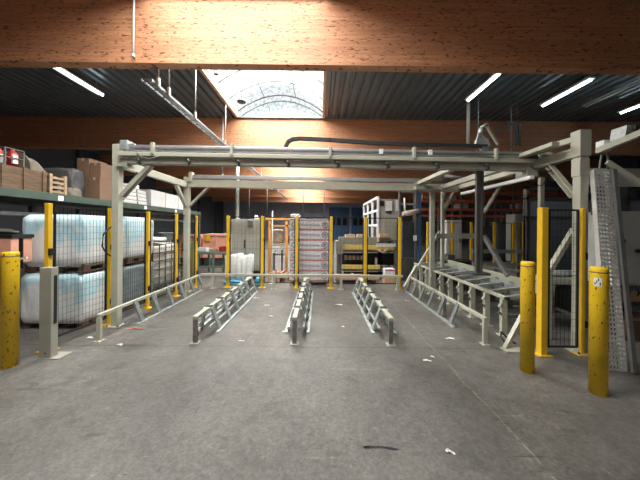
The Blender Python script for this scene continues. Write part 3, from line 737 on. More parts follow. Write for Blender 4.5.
# light window strip behind cabinet
t = thing('glazed_partition', (6.0, 6.2, 0), 'grey glazed partition behind the control cabinet', 'partition')
MB().box(4.9, 9.6, 6.2, 6.26, 0, 1.9).build('panel', mat('blue_grey_panel', (0.16, 0.18, 0.21), 0.5, var=0.1), t)
mm = MB(); mm.box(4.9, 9.6, 6.21, 6.24, 1.95, 2.35); mm.build('glass', mat('dim_glass', (0.20, 0.23, 0.27), 0.2), t)
m = MB()
for z in (1.9, 2.35, 2.6): m.box(4.9, 9.6, 6.17, 6.28, z, z + 0.05)
for x in (4.9, 6.1, 7.3, 8.5, 9.55): m.box(x, x + 0.05, 6.17, 6.28, 0, 2.65)
m.build('frame', darksteel, t)

# ------------------------------------------------------------------ left: pallets of wrapped bags, tanks
def pallet(t, x0, x1, y0, y1, z0, m=wood, along='y'):
    p = MB()
    n = 7
    for k in range(n):
        a = y0 + (y1-y0)*(k/n); p.box(x0, x1, a, a + (y1-y0)/n*0.72, z0 + 0.118, z0 + 0.14)
    for x in (x0 + 0.05, (x0+x1)/2, x1 - 0.05):
        p.box(x - 0.05, x + 0.05, y0, y1, z0 + 0.10, z0 + 0.118); p.box(x - 0.05, x + 0.05, y0, y1, z0, z0 + 0.02)
        for y in (y0 + 0.07, (y0+y1)/2, y1 - 0.07): p.box(x - 0.05, x + 0.05, y - 0.06, y + 0.06, z0 + 0.02, z0 + 0.10)
    return p.build('pallet_deck', m, t)
def bag_pallet(x0, x1, y0, y1, z0, z1, m, label, seed):
    t = thing('wrapped_pallet', ((x0+x1)/2, (y0+y1)/2, z0), label, 'pallet load', 'wrapped pallet loads by the fence')
    pallet(t, x0 + 0.03, x1 - 0.03, y0 + 0.03, y1 - 0.03, z0, kraftdark)
    b = MB().blob(x0, x1, y0, y1, z0 + 0.09, z1, seed=seed, e=16, top=0.93, wob=0.012, n=72).build('bulk_bag', m, t)
bag_pallet(-4.72, -3.72, 4.08, 4.66, 0, 0.845, wrap, 'white and blue wrapped load on the floor, beneath another, behind the sensor column', 1)
bag_pallet(-4.72, -3.72, 4.10, 5.02, 0.89, 1.79, wrap, 'white and blue wrapped load on top of the stack behind the sensor column', 2)
bag_pallet(-4.72, -3.75, 4.72, 5.92, 0, 0.845, wrapdark, 'dark grey wrapped load on the floor behind the gantry post', 3)
bag_pallet(-4.72, -3.75, 5.08, 5.90, 0.89, 1.80, wrap, 'white wrapped load on top of the dark grey one', 4)
# IBC
def ibc(x0, x1, y0, y1, label):
    t = thing('bulk_tank', ((x0+x1)/2, (y0+y1)/2, 0), label, 'tank', 'caged bulk tanks')
    pallet(t, x0, x1, y0, y1, 0, midsteel)
    MB().blob(x0 + 0.03, x1 - 0.03, y0 + 0.03, y1 - 0.03, 0.15, 1.16, e=7, wob=0.005, top=0.85, seed=5).build('tank', plast, t)
    c = MB(); 
    for k in range(6):
        z = 0.18 + k*0.2
        for y in (y0, y1): c.bar((x0, y, z), (x1, y, z), 0.022, 0.022)
        for x in (x0, x1): c.bar((x, y0, z), (x, y1, z), 0.022, 0.022)
    for k in range(6):
        s = k/5
        for y in (y0, y1): c.bar((x0 + (x1-x0)*s, y, 0.14), (x0 + (x1-x0)*s, y, 1.18), 0.022, 0.022)
        for x in (x0, x1): c.bar((x, y0 + (y1-y0)*s, 0.14), (x, y0 + (y1-y0)*s, 1.18), 0.022, 0.022)
    c.build('cage', midsteel, t)
    MB().lathe((x0+x1)/2, (y0+y1)/2, [(0.12, 1.2), (0.12, 1.24), (0.10, 1.25)], 20).build('lid', black, t)
ibc(-5.0, -3.95, 6.15, 7.45, 'caged cream plastic bulk tank standing behind the fence')
t = thing('plastic_sheet', (-4.45, 6.7, 1.26), 'crumpled white plastic sheet lying on the caged bulk tank', 'sheet')
MB().blob(-5.0, -3.95, 6.2, 6.95, 1.262, 1.33, e=3, wob=0.06, m=4, seed=8).build('sheet', wrapwhite, t)
p = at(167, 246, 8.0)
t = thing('hopper', (p.x, 8.0, 0), 'grey metal funnel hopper behind the caged bulk tank', 'hopper')
MB().lathe(p.x, 8.0, [(0.06, 0.95), (0.10, 1.15), (0.22, 1.42), (0.24, 1.44), (0.22, 1.44)], 24).build('funnel', galv, t)
m = MB()
for a in range(3): m.bar((p.x + 0.2*math.cos(a*2.1), 8 + 0.2*math.sin(a*2.1), 1.40), (p.x + 0.25*math.cos(a*2.1), 8 + 0.25*math.sin(a*2.1), 0), 0.03, 0.03)
m.build('stand', darksteel, t)

# ------------------------------------------------------------------ left rack and what is on it
RKX, RKZ = -4.80, 2.21
t = thing('pallet_rack', (RKX, 3.2, 0), 'green storage rack with a loaded upper shelf behind the wrapped loads', 'rack')
MB().box(RKX - 0.03, RKX + 0.03, 2.6, 10.4, RKZ - 0.13, RKZ).build('front_beam', rackgreen, t, bevel=0.004)
MB().box(RKX - 1.9, RKX - 1.84, 2.6, 10.4, RKZ - 0.13, RKZ).build('rear_beam', rackgreen, t, bevel=0.004)
MB().box(RKX - 1.84, RKX - 0.03, 2.6, 10.4, RKZ - 0.05, RKZ - 0.005).build('shelf_deck', darksteel, t)
for y in (2.65, 6.02, 10.3):
    for x in (RKX - 0.01, RKX - 1.87): MB().box(x - 0.05, x + 0.05, y - 0.04, y + 0.04, 0, RKZ - 0.131).build('upright', darksteel, t)
for y in (4.78, 7.1, 8.6): MB().box(RKX + 0.03, RKX + 0.034, y - 0.05, y + 0.05, RKZ - 0.12, RKZ - 0.03).build('shelf_tag', white, t)
MB().box(RKX - 0.02, RKX + 0.02, 2.6, 10.4, RKZ - 0.42, RKZ - 0.36).build('lower_tie', darksteel, t)
Z = RKZ
# crate
def crate(x0, x1, y0, y1, z0, z1, label, group=None):
    t = thing('timber_crate', ((x0+x1)/2, (y0+y1)/2, z0), label, 'crate', group)
    m = MB(); n = 3
    for k in range(n):
        a = z0 + 0.03 + (z1-z0-0.03)*k/n; b = a + (z1-z0)/n*0.92
        for x in (x0, x1 - 0.02): m.box(x, x + 0.02, y0, y1, a, b)
        for y in (y0, y1 - 0.02): m.box(x0 + 0.02, x1 - 0.02, y, y + 0.02, a, b)
    m.box(x0, x1, y0, y1, z0, z0 + 0.03)
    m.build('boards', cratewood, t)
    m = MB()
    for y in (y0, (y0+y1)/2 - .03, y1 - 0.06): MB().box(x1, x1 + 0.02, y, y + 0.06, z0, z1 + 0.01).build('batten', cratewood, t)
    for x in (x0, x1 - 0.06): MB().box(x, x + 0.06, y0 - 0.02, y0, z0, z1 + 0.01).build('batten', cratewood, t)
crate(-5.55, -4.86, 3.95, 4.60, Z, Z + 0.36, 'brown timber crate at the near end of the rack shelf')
t = thing('steel_pole', (-4.95, 3.88, Z), 'blue grey steel pole standing at the shelf end', 'pole')
MB().box(-4.95, -4.89, 3.82, 3.90, Z, Z + 0.78).build('pole', mat('blue_grey_steel', (0.16, 0.20, 0.27), 0.5, var=0.2), t)
MB().box(-4.95, -4.89, 3.815, 3.82, Z + 0.60, Z + 0.72).build('label_plate', white, t)
p = at(12, 154, 4.2)
t = thing('wire_basket', (p.x, 4.2, Z + 0.372), 'wire basket with red containers on the timber crate', 'basket')
m = MB(); x0, x1, y0, y1, z0, z1 = -5.28, -4.98, 4.10, 4.36, Z + 0.372, Z + 0.66
for z in (z0, (z0+z1)/2, z1):
    for y in (y0, y1): m.bar((x0, y, z), (x1, y, z), 0.014, 0.014)
    for x in (x0, x1): m.bar((x, y0, z), (x, y1, z), 0.014, 0.014)
for x in (x0, x1):
    for y in (y0, y1): m.bar((x, y, z0), (x, y, z1), 0.018, 0.018)
m.build('wire_frame', midsteel, t)
for k, (x, y) in enumerate(((-5.2, 4.2), (-5.06, 4.27))):
    c = thing('red_canister', (x, y, z0), ('red canister in the wire basket, the inner one', 'red canister in the wire basket, the one by the basket corner')[k], 'canister', 'red canisters in the basket')
    MB().lathe(x, y, [(0.065, z0 + 0.01), (0.068, z0 + 0.22), (0.03, z0 + 0.27), (0.025, z0 + 0.30)], 18).build('body', red, c)
    MB().box(x + 0.045, x + 0.07, y - 0.05, y + 0.02, z0 + 0.06, z0 + 0.2).build('label_sticker', white, c)
def heap(name, x0, x1, y0, y1, z0, z1, m, label, cat, seed, e=2.6, wob=0.05, group=None):
    t = tag(MB().blob(x0, x1, y0, y1, z0, z1, e=e, wob=wob, top=0.4, m=10, seed=seed).build(name, m, origin=((x0+x1)/2, (y0+y1)/2, z0)), label, cat, group)
    return t
# draped sacks: sloping big sack
mb = MB(); 
ring = []
for i in range(13):
    s = i/12; y = 4.64 + s*0.70; zt = Z + 0.74 - 0.50*s**1.4
    row = []
    for j in range(13):
        u = j/12; x = -5.85 + u*0.72
        zz = Z + 0.01 + (zt - Z) * math.sin(PI*min(1, max(0, 0.04 + 0.92*u)))**0.35 + 0.02*math.sin(9*u + 5*s) + 0.015*math.sin(17*s + 3*u)
        if j in (0, 12): zz = Z + 0.004
        row.append(mb.bm.verts.new((x, y, zz)))
    ring.append(row)
for a, b in zip(ring, ring[1:]):
    for k in range(12):
        fc = mb.bm.faces.new([a[k], a[k+1], b[k+1], b[k]]); fc.smooth = True
for row in (ring[0], ring[-1]):
    bt = [mb.bm.verts.new((v.co.x, v.co.y, Z + 0.003)) for v in row]
    for k in range(12): mb.bm.faces.new([row[k], row[k+1], bt[k+1], bt[k]])
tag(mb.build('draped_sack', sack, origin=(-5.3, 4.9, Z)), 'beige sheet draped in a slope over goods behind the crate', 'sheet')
t = thing('pallet_stack_frame', (-4.98, 4.72, Z), 'broken wooden pallet frame standing on the shelf beside the crate', 'pallet')
m = MB()
for k in range(4): m.box(-5.1, -4.86, 4.66, 4.98, Z + 0.02 + k*0.085, Z + 0.06 + k*0.085)
for x in (-5.1, -4.9): 
    for y in (4.66, 4.93): m.box(x, x + 0.05, y, y + 0.05, Z, Z + 0.36)
m.build('slats', wood, t)
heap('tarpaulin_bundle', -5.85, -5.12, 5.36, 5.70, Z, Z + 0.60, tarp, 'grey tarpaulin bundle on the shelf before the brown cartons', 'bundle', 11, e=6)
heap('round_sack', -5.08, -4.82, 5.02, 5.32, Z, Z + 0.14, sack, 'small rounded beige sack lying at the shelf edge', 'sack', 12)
G = 'brown cartons on the rack shelf'
kraftmid = mat('brown_cardboard', (0.21, 0.12, 0.074), 0.8, var=0.12, vscale=2)
carton(-5.40, -5.12, 5.74, 6.26, Z, Z + 0.49, kraftmid, 'brown carton, bottom of the taller inner stack on the shelf', G)
carton(-5.40, -5.13, 5.76, 6.26, Z + 0.492, Z + 0.92, kraftmid, 'brown carton topping the taller inner stack on the shelf', G)
carton(-5.10, -4.85, 5.72, 6.26, Z, Z + 0.49, kraftmid, 'brown carton at the shelf edge beside the gantry post, bottom row', G)
carton(-5.10, -4.86, 5.75, 6.24, Z + 0.492, Z + 0.82, kraftmid, 'brown carton at the shelf edge beside the gantry post, upper row', G)
G = 'white boxes on the rack shelf'
for k in range(4):
    x0 = -5.6; y0 = 7.5
    tt = thing('white_package', (-5.2, 6.9, Z + k*0.1), ['flat white package at the bottom of the shelf pile', 'flat white package second from the bottom of the shelf pile', 'flat white package third from the bottom of the shelf pile', 'flat white package on top of the shelf pile'][k], 'package', 'flat white packages')
    MB().box(-5.5, -4.86 - 0.01*k, 6.42, 7.30, Z + k*0.10, Z + k*0.10 + 0.094).build('body', whitebox, tt, bevel=0.02)
    MB().box(-4.862 - 0.01*k, -4.855 - 0.01*k, 6.90, 6.94, Z + k*0.10 + 0.01, Z + k*0.10 + 0.085).build('strap', darksteel, tt)
tt = thing('folded_bag', (-5.1, 7.0, Z + 0.40), 'crumpled pale bag lying on the flat white packages', 'bag')
MB().blob(-5.35, -4.92, 6.75, 7.2, Z + 0.402, Z + 0.52, e=2.5, wob=0.06, m=6, seed=14).build('bag', wrapwhite, tt)
for k in range(3):
    y0 = 7.46 + k*0.72
    carton(-5.6, -4.85, y0, y0 + 0.69, Z, Z + 0.47 - 0.01*k, whitebox, ['white box beside the flat packages on the shelf', 'middle white box of the three at the shelf end', 'white box at the far end of the shelf, behind the rear gantry post'][k], G, tape=False)
# under the rack: salmon containers
def salmon_box(x0, x1, y0, y1, z0, z1, label, tagged=False):
    t = thing('salmon_container', ((x0+x1)/2, (y0+y1)/2, z0), label, 'container', 'salmon coloured containers')
    MB().box(x0, x1, y0, y1, z0, z1).build('body', salmon, t, bevel=0.01)
    m = MB(); n = max(2, int((x1-x0)/0.35))
    for k in range(n + 1):
        x = x0 + (x1-x0)*k/n; m.box(x - 0.03, x + 0.03, y0 - 0.03, y0, z0, z1)
    m.box(x0 - .03, x1 + .03, y0 - 0.035, y0 - 0.001, z1 - 0.07, z1)
    m.build('ribs', salmon, t)
    if tagged: MB().box(x1 - 0.9, x1 - 0.7, y0 - 0.045, y0 - 0.036, z1 - 0.28, z1 - 0.05).build('tag_plate', yellow, t)
    return t
x1 = at(27.5, 245, 3.95).x; x0 = -6.3
t = thing('salmon_container', (-5.4, 3.9, 0), 'salmon board container with dark lid on a dark stand at the near rack end', 'container', 'salmon coloured containers')
MB().box(x0, x1, 3.74, 4.02, 1.08, 1.45).build('body', salmon, t, bevel=0.01)
MB().box(x0, x1 + 0.015, 3.735, 4.03, 1.45, 1.50).build('lid', black, t)
q = at(22.5, 245, 3.75).x; MB().box(q - 0.025, q + 0.025, 3.725, 3.74, 1.02, 1.45).build('strap', black, t)
q2 = at(20, 259, 3.7); MB().bar(q2 - Vector((.12, 0, .02)), q2 + Vector((.10, 0, .02)), 0.02, 0.03).build('white_latch', white, t)
MB().box(x0, x1 - 0.35, 3.74, 4.0, 1.04, 1.08).build('stand_top', darksteel, t)
for x in (x0 + 0.05, x1 - 0.42): MB().box(x - 0.03, x + 0.03, 3.8, 3.86, 0, 1.04).build('stand_leg', darksteel, t)
t = thing('dark_tarpaulin', (-5.4, 3.88, 1.50), 'dark folded tarpaulin lying on the salmon container lid', 'tarpaulin')
MB().blob(x0 + 0.05, x1 - 0.10, 3.76, 4.0, 1.502, 1.56, e=3, wob=0.08, m=5, seed=20).build('fold', mat('dark_tarp', (0.07, 0.065, 0.06), 0.6, var=0.3), t)
YS = 10.6
for k, (pa, pb, pt, lab, tg) in enumerate(((180, 200.5, 235, 'salmon container partly behind the rear gantry post', False), (203.5, 228, 234, 'salmon container with a yellow tag beside the grey cabinet', True))):
    a = at(pa, 250, YS); b = at(pb, 250, YS); z1 = at(pa, pt, YS).z
    salmon_box(a.x, b.x, YS, YS + 0.9, 0.35, z1, lab, tg)
    MB().box(a.x, b.x, YS + 0.05, YS + 0.85, 0, 0.35).build('base_frame', darksteel, [o for o in bpy.data.objects if o.get('label') == lab][0])
# olive post at the fence corner
p = at(191, 260, 7.5)
t = thing('olive_box_post', (p.x, 7.5, 0), 'olive yellow box post behind the rear gantry post', 'post')
MB().box(p.x - 0.08, p.x + 0.10, 7.45, 7.55, 0, 1.18).build('box_section', mat('olive_paint', (0.33, 0.29, 0.07), 0.5, var=0.15), t)
# green workbench with parts
p0, p1 = at(197, 262, 8.6), at(231, 262, 8.6)
t = thing('work_table', (p0.x, 8.6, 0), 'green steel work table before the salmon containers', 'table')
gt = mat('bench_green', (0.16, 0.22, 0.18), 0.5, var=0.2)
MB().box(p0.x, p1.x, 8.5, 9.5, 0.72, 0.80).build('table_top', gt, t)
for x in (p0.x + 0.04, (p0.x+p1.x)/2, p1.x - 0.04):
    for y in (8.54, 9.44): MB().box(x - 0.03, x + 0.03, y - 0.03, y + 0.03, 0, 0.72).build('leg', gt, t)
MB().box(p0.x, p1.x, 8.52, 8.56, 0.28, 0.34).build('stretcher', gt, t)
for k, (px, w, h, m, lab) in enumerate(((203, .30, .12, whitebox, 'white parts tray on the green table'), (215, .26, .10, kraftlight, 'tan parts tray on the green table'), (224, .22, .16, red, 'red parts bin on the green table'))):
    x = at(px, 255, 8.8).x
    t = thing('parts_tray', (x, 8.8, 0.8), lab, 'tray', 'trays on the green table')
    mm = MB(); z = 0.80
    mm.box(x - w/2, x + w/2, 8.65, 8.95, z, z + 0.015)
    for xx in (x - w/2, x + w/2 - 0.015): mm.box(xx, xx + 0.015, 8.65, 8.95, z, z + h)
    for yy in (8.65, 8.935): mm.box(x - w/2, x + w/2, yy, yy + 0.015, z, z + h)
    mm.build('tray_shell', m, t)

# ------------------------------------------------------------------ behind the back fence
YC = 8.1
a, b = at(231.5, 219, YC), at(261, 219, YC)
t = thing('steel_cabinet', (a.x, YC, 0), 'tall ribbed grey steel cabinet behind the back fence', 'cabinet')
MB().box(a.x, b.x, YC, YC + 0.5, 0.26, a.z).build('body', cabgrey, t, bevel=0.006)
MB().box(a.x + 0.02, b.x - 0.02, YC + 0.03, YC + 0.47, 0, 0.26).build('plinth', black, t)
w = (b.x - a.x)/2
for k in range(2):
    d = MB().box(a.x + 0.015 + w*k, a.x + w*(k+1) - 0.015, YC - 0.025, YC, 0.30, a.z - 0.04)
    for j in range(5): d.box(a.x + 0.06 + w*k + j*w*0.17, a.x + 0.085 + w*k + j*w*0.17, YC - 0.032, YC - 0.025, 0.34, a.z - 0.08)
    d = d.build('door', cabgrey, t)
    if k == 0:
        q = at(245, 244, YC); MB().box(q.x - 0.02, q.x + 0.02, YC - 0.05, YC - 0.03, q.z - 0.13, q.z + 0.13).build('handle', black, d)
    else:
        q = at(250.5, 224, YC); MB().box(q.x - 0.08, q.x + 0.08, YC - 0.045, YC - 0.033, q.z - 0.10, q.z + 0.10).build('vent', midsteel, d)
q = at(237, 190, YC + 0.2)
t = thing('duct_pipe', (q.x, YC + 0.2, a.z), 'grey vertical duct pipe rising from the steel cabinet', 'pipe')
MB().tube([(q.x, YC + 0.25, a.z), (q.x, YC + 0.25, 3.95)], 0.055, 14).build('pipe', galv, t)
MB().tube([(q.x, YC + 0.25, a.z), (q.x, YC + 0.25, a.z + 0.03)], 0.08, 14).build('flange', galv, t)
q = at(256.5, 216.5, YC + .2)
tag(MB().blob(q.x - 0.06, q.x + 0.06, YC + 0.1, YC + 0.25, a.z + 0.002, a.z + 0.09, wob=0.02, m=5, seed=4, e=3).build('small_package', white, origin=(q.x, YC + .17, a.z)), 'small white package on top of the steel cabinet', 'package')
# wrapped rolls
YW = 7.35
a, b = at(224, 255, YW), at(251, 255, YW)
t = thing('wrapped_bundle', ((a.x + b.x)/2, YW + 0.3, 0), 'white film wrapped bundle on blue film before the steel cabinet', 'pallet load')
mb = MB(); n = 5; w = (b.x - a.x)/n
for k in range(n):
    x = a.x + w*(k + 0.5); h = 0.80 + 0.03*((k*7) % 3)
    mb.lathe(x, YW + 0.12, [(w*0.5, 0.12), (w*0.53, 0.3), (w*0.53, h - 0.04), (w*0.40, h), (0.001, h + 0.01)], 14)
    mb.lathe(x, YW + 0.12 + w*1.05, [(w*0.5, 0.12), (w*0.53, h), (0.001, h + 0.01)], 14)
mb.build('rolls', wrapwhite, t)
MB().blob(a.x - 0.04, b.x - 0.05, YW - 0.03, YW + 0.40, 0.0, 0.10, e=4, wob=0.05, m=6, seed=31).build('blue_film_base', bluefilm, t)
q = at(258.5, 279, 7.2)
tag(MB().blob(q.x - 0.08, q.x + 0.08, 7.14, 7.24, 0, 0.22, e=3, wob=0.05, m=8, seed=33).build('blue_film_bag', bluefilm, origin=(q.x, 7.2, 0)), 'blue film bag on the floor behind the back rail', 'bag')
# orange storage frame
YO = 9.0
t = thing('orange_storage_rack', (at(269, 240, YO).x, YO, 0), 'orange steel storage frame beside the grey cabinet', 'rack')
for px in (269.5, 286.5, 297):
    x = at(px, 240, YO).x; MB().box(x - 0.045, x + 0.045, YO, YO + 0.09, 0, at(px, 219, YO).z - 0.06).build('upright', orangeframe, t)
xa, xb = at(255, 218, YO).x, at(298, 218, YO).x; z = at(270, 218.3, YO).z
MB().box(xa, xb, YO, YO + 0.08, z - 0.06, z + 0.02).build('beam', orangeframe, t)
z2 = at(280, 225.5, YO).z; MB().box(at(269, 225, YO).x, xb, YO, YO + 0.06, z2 - 0.04, z2 + 0.02).build('beam', orangeframe, t)
zs = at(280, 243.5, YO).z
MB().box(at(268, 240, YO).x, xb, YO + 0.02, YO + 1.0, zs - 0.06, zs).build('shelf', wood, t)
q = at(277.5, 236, YO + 0.3)
heap('brown_bale', q.x - 0.22, q.x + 0.22, YO + 0.12, YO + 0.62, zs + 0.002, zs + 0.46, mat('bale', (0.38, 0.30, 0.23), 0.85, var=0.4, vscale=9, bump=0.4), 'brown speckled bale on the orange frame shelf', 'bale', 40, e=4)
q = at(289, 238, YO + 0.3)
heap('brown_bale', q.x - 0.14, q.x + 0.14, YO + 0.15, YO + 0.6, zs + 0.002, zs + 0.30, kraftdark, 'smaller dark bale on the orange frame shelf near the carton stack', 'bale', 41, e=4)
q = at(272.3, 240, 7.6)
t = thing('white_pole', (q.x, 7.6, 0), 'thin white pole standing before the orange frame', 'pole')
MB().tube([(q.x, 7.6, 0.012), (q.x, 7.6, at(272, 211, 7.6).z)], 0.015, 10).build('pole', white, t)
MB().lathe(q.x, 7.6, [(0.1, 0), (0.1, 0.012)], 18).build('base', white, t)
q0, q1 = at(272, 250, 8.6), at(284, 250, 8.6)
t = thing('notice_box', ((q0.x+q1.x)/2, 8.6, 0), 'steel stand holding a white notice board under the orange frame', 'stand')
MB().box(at(272.5, 250, 8.6).x, at(279.5, 250, 8.6).x, 8.58, 8.60, at(275, 253, 8.6).z, at(275, 246, 8.6).z).build('notice_board', white, t)
m = MB()
for (u, v) in ((274, 248.6), (276, 250.2), (277.6, 248.8), (275, 251.4), (277.8, 251.5)):
    c = at(u, v, 8.575); m.box(c.x - 0.025, c.x + 0.02, 8.574, 8.58, c.z - 0.018, c.z + 0.018)
m.build('notice_print', cartonink, t)
for px in (274, 282): 
    x = at(px, 250, 8.6).x; MB().box(x - 0.03, x + 0.03, 8.60, 8.66, 0, at(275, 250, 8.6).z).build('leg', midsteel, t)
MB().box(q0.x, q1.x, 8.60, 8.95, 0.70, 0.74).build('shelf', midsteel, t)
# low stacks of pallets with bricks
for k, (pa, pb, lab) in enumerate(((268, 288, 'loaded wooden pallet on the floor below the orange frame'),)):
    a, b = at(pa, 285, 7.75), at(pb, 285, 7.75)
    t = thing('wood_pallet', ((a.x+b.x)/2, 8.1, 0), lab, 'pallet', 'wooden pallets on the floor')
    pallet(t, a.x, b.x, 7.75, 8.4, 0)
    m = MB(); rr = random.Random(5)
    for i in range(9):
        x = a.x + 0.05 + (b.x - a.x - 0.15)*(i % 5)/4.5; z = 0.142 + 0.07*(i // 5)
        m.bar((x, 7.8, z + 0.03), (x + rr.uniform(-.02, .10), 8.3, z + 0.03), 0.07, 0.055)
    m.build('timber_offcuts', mat('offcut', (0.50, 0.27, 0.19), 0.8, var=0.35), t)
# carton stack
YK = 7.35
xa, xm, xb = at(289.5, 250, YK).x, at(298.3, 250, YK).x, at(330, 250, YK).x
zt = at(315, 219, YK).z
t = thing('wood_pallet', ((xa+xb)/2, YK + 0.4, 0), 'wooden pallet under the tall printed carton stack', 'pallet', 'wooden pallets on the floor')
pallet(t, xa, xb, YK, YK + 0.8, 0)
NT = 6; th = (zt - 0.142)/NT
ordn = ['bottom', 'second from the bottom', 'third from the bottom', 'third from the top', 'second from the top', 'topmost']
def printed_carton(x0, x1, z0, z1, label, wide):
    t = thing('printed_carton', ((x0+x1)/2, YK + 0.4, z0), label, 'box', 'printed cartons on the pallet')
    MB().box(x0, x1, YK, YK + 0.78, z0, z1 - 0.003).build('body', cartonwhite, t, bevel=0.008)
    e = 0.003; y = YK
    m = MB(); m.box(x0 + .005, x1 - .005, y - e, y, z1 - 0.036, z1 - 0.008); m.box(x0 + .005, x1 - .005, y - e, y, z0 + 0.006, z0 + 0.014)
    m.build('red_band', cartonred, t)
    m = MB(); cz = (z0 + z1)/2 - 0.01
    rr = random.Random(int(z0*1000))
    if wide:
        cx0 = x0 + 0.05; L_ = (x1 - x0)*0.62
        pts = [(cx0 + L_*i/26, y - e, cz + 0.035*math.sin(i*1.7) * (1 if i % 9 else 1.8)) for i in range(27)]
        m.tube(pts, 0.010, 5); m.build('script_lettering', cartonink, t)
        m = MB(); cx_ = x1 - 0.15
        m.tube([(cx_ + 0.075*math.cos(a*PI/8), y - e, cz + 0.085*math.sin(a*PI/8)) for a in range(17)], 0.016, 6)
        m.box(cx_ - 0.04, cx_ + 0.04, y - 2*e, y, cz - 0.045, cz + 0.04); m.build('emblem', cartonink, t)
    else:
        m.tube([((x0+x1)/2 + 0.055*math.cos(a*PI/8), y - e, cz + 0.07*math.sin(a*PI/8)) for a in range(17)], 0.016, 6); m.build('emblem', cartonblue, t)
for k in range(NT):
    z0 = 0.142 + th*k
    printed_carton(xa, xm - 0.005, z0, z0 + th, 'narrow printed carton, %s in the column beside the bales' % ordn[k], False)
    printed_carton(xm, xb, z0, z0 + th, 'wide red-banded printed carton, %s in the column before the machine' % ordn[k], True)
q = at(295, 216, YK + .1)
tag(MB().box(q.x - 0.13, q.x + 0.13, YK + 0.05, YK + 0.4, zt + 0.002, zt + 0.14).build('white_carton', white, origin=(q.x, YK + .2, zt), bevel=0.03), 'small white carton on top of the narrow carton column', 'box')

# palletiser machine with yellow bars
YM = 8.3
t = thing('palletiser', (at(368, 260, YM).x, YM, 0), 'grey machine frame with two yellow bars behind the back fence', 'machine')
def mbx(px0, px1, py0, py1, y0, y1, name, m, par=None, bev=0.0):
    a = at(px0, py0, y0); b = at(px1, py1, y0)
    return MB().box(a.x, b.x, y0, y1, b.z, a.z).build(name, m, par or t, bevel=bev)
mbx(343, 396, 245, 250, YM, YM + 0.10, 'yellow_bar', paleyellow)
mbx(343, 380, 265, 269, YM, YM + 0.10, 'yellow_bar', paleyellow)
mbx(377, 396, 243.5, 247, YM - 0.03, YM, 'white_guard', white)
mbx(342, 396, 250, 252.5, YM + 0.02, YM + 0.9, 'frame_beam', midsteel)
mbx(342, 396, 269, 271.5, YM + 0.02, YM + 0.9, 'frame_beam', midsteel)
mbx(336, 343, 241, 254, YM - 0.05, YM + 0.3, 'side_panel', cabgrey)
mbx(339, 377, 237, 244, YM + 0.05, YM + 0.3, 'top_guard', greycream)
for px in (340, 396):
    x = at(px, 260, YM).x
    MB().box(x - 0.05, x + 0.05, YM, YM + 0.1, 0, at(px, 240, YM).z).build('upright', midsteel, t)
    MB().box(x - 0.05, x + 0.05, YM + 0.85, YM + 0.95, 0, at(px, 240, YM).z).build('upright', midsteel, t)
mbx(342, 396, 253, 265, YM + 0.6, YM + 0.7, 'back_panel', black)
mbx(344, 394, 272, 280, YM + 0.6, YM + 0.7, 'back_panel', black)
m = MB()
for px in (346, 350, 354, 358, 362): c = at(px, 257, YM + 0.3); m.box(c.x - 0.045, c.x + 0.045, YM + 0.25, YM + 0.4, c.z - 0.09, c.z + 0.04)
m.build('valve_block', mat('valves', (0.42, 0.30, 0.28), 0.5, var=0.4, vscale=15), t)
for px in (350, 362, 384): c = at(px, 235.5, YM + 0.4); MB().box(c.x - 0.16, c.x + 0.16, YM + 0.3, YM + 0.6, c.z - 0.06, c.z + 0.04).build('top_tray', kraftlight, t)
q = at(376, 260, YM + .1); MB().box(q.x - 0.03, q.x + 0.03, YM + 0.05, YM + 0.15, at(376, 266, YM).z, at(376, 258, YM).z).build('actuator', galv, t)
q = at(381, 251, YM); MB().tube([at(378, 250, YM - .04), at(383, 252.5, YM - .05), at(388, 249, YM - .04)], 0.03, 8).build('hose', kraftlight, t)
# planks pallet and red-white boxes
a, b = at(336, 284, 7.6), at(379, 284, 7.6)
t = thing('plank_pallet', ((a.x+b.x)/2, 7.9, 0), 'low pallet of pinkish planks under the machine', 'pallet', 'wooden pallets on the floor')
pallet(t, a.x, b.x, 7.55, 8.2, 0)
m = MB()
for k in range(5): m.box(a.x + 0.02, b.x - 0.05*k, 7.56 + k*0.12, 7.66 + k*0.12, 0.142, 0.19)
m.build('planks', mat('pink_planks', (0.62, 0.36, 0.27), 0.8, var=0.25), t)
m = MB(); m.bar(at(351, 273, 7.8), at(361, 278, 7.7), 0.05, 0.02); m.build('loose_plank', paper, t)
x = at(389, 280, 7.7).x
carton(x - 0.15, x + 0.18, 7.62, 7.95, 0.0, 0.18, kraftlight, 'tan carton on the floor at the machine foot', 'cartons at the machine foot')
t = carton(x - 0.13, x + 0.16, 7.64, 7.93, 0.182, 0.43, white, 'white carton with red top stripe on the tan carton', 'cartons at the machine foot', tape=False)
MB().box(x - 0.131, x + 0.161, 7.637, 7.641, 0.37, 0.42).build('red_stripe', cartonred, t)
# raised steel enclosure
YE = 8.9
t = thing('machine_enclosure', (at(380, 220, YE).x, YE, 0), 'raised grey machine enclosure with open window frames', 'machine')
a, b = at(378, 199, YE), at(398, 199, YE); zb = at(380, 241, YE).z
MB().box(a.x, b.x, YE, YE + 0.04, zb, a.z).build('front_panel', cabgrey, t)
for px0, px1, py0, py1, m_, nm in ((385.5, 392, 201, 211, white, 'window'), (396, 398, 200, 211, white, 'window'), (380, 384, 201, 206, black, 'opening'), (386, 391, 211.2, 213, black, 'opening'), (384, 396, 221, 240, greycream, 'access_door')):
    p0, p1 = at(px0, py0, YE), at(px1, py1, YE); MB().box(p0.x, p1.x, YE - 0.02, YE, p1.z, p0.z).build(nm, m_, t)
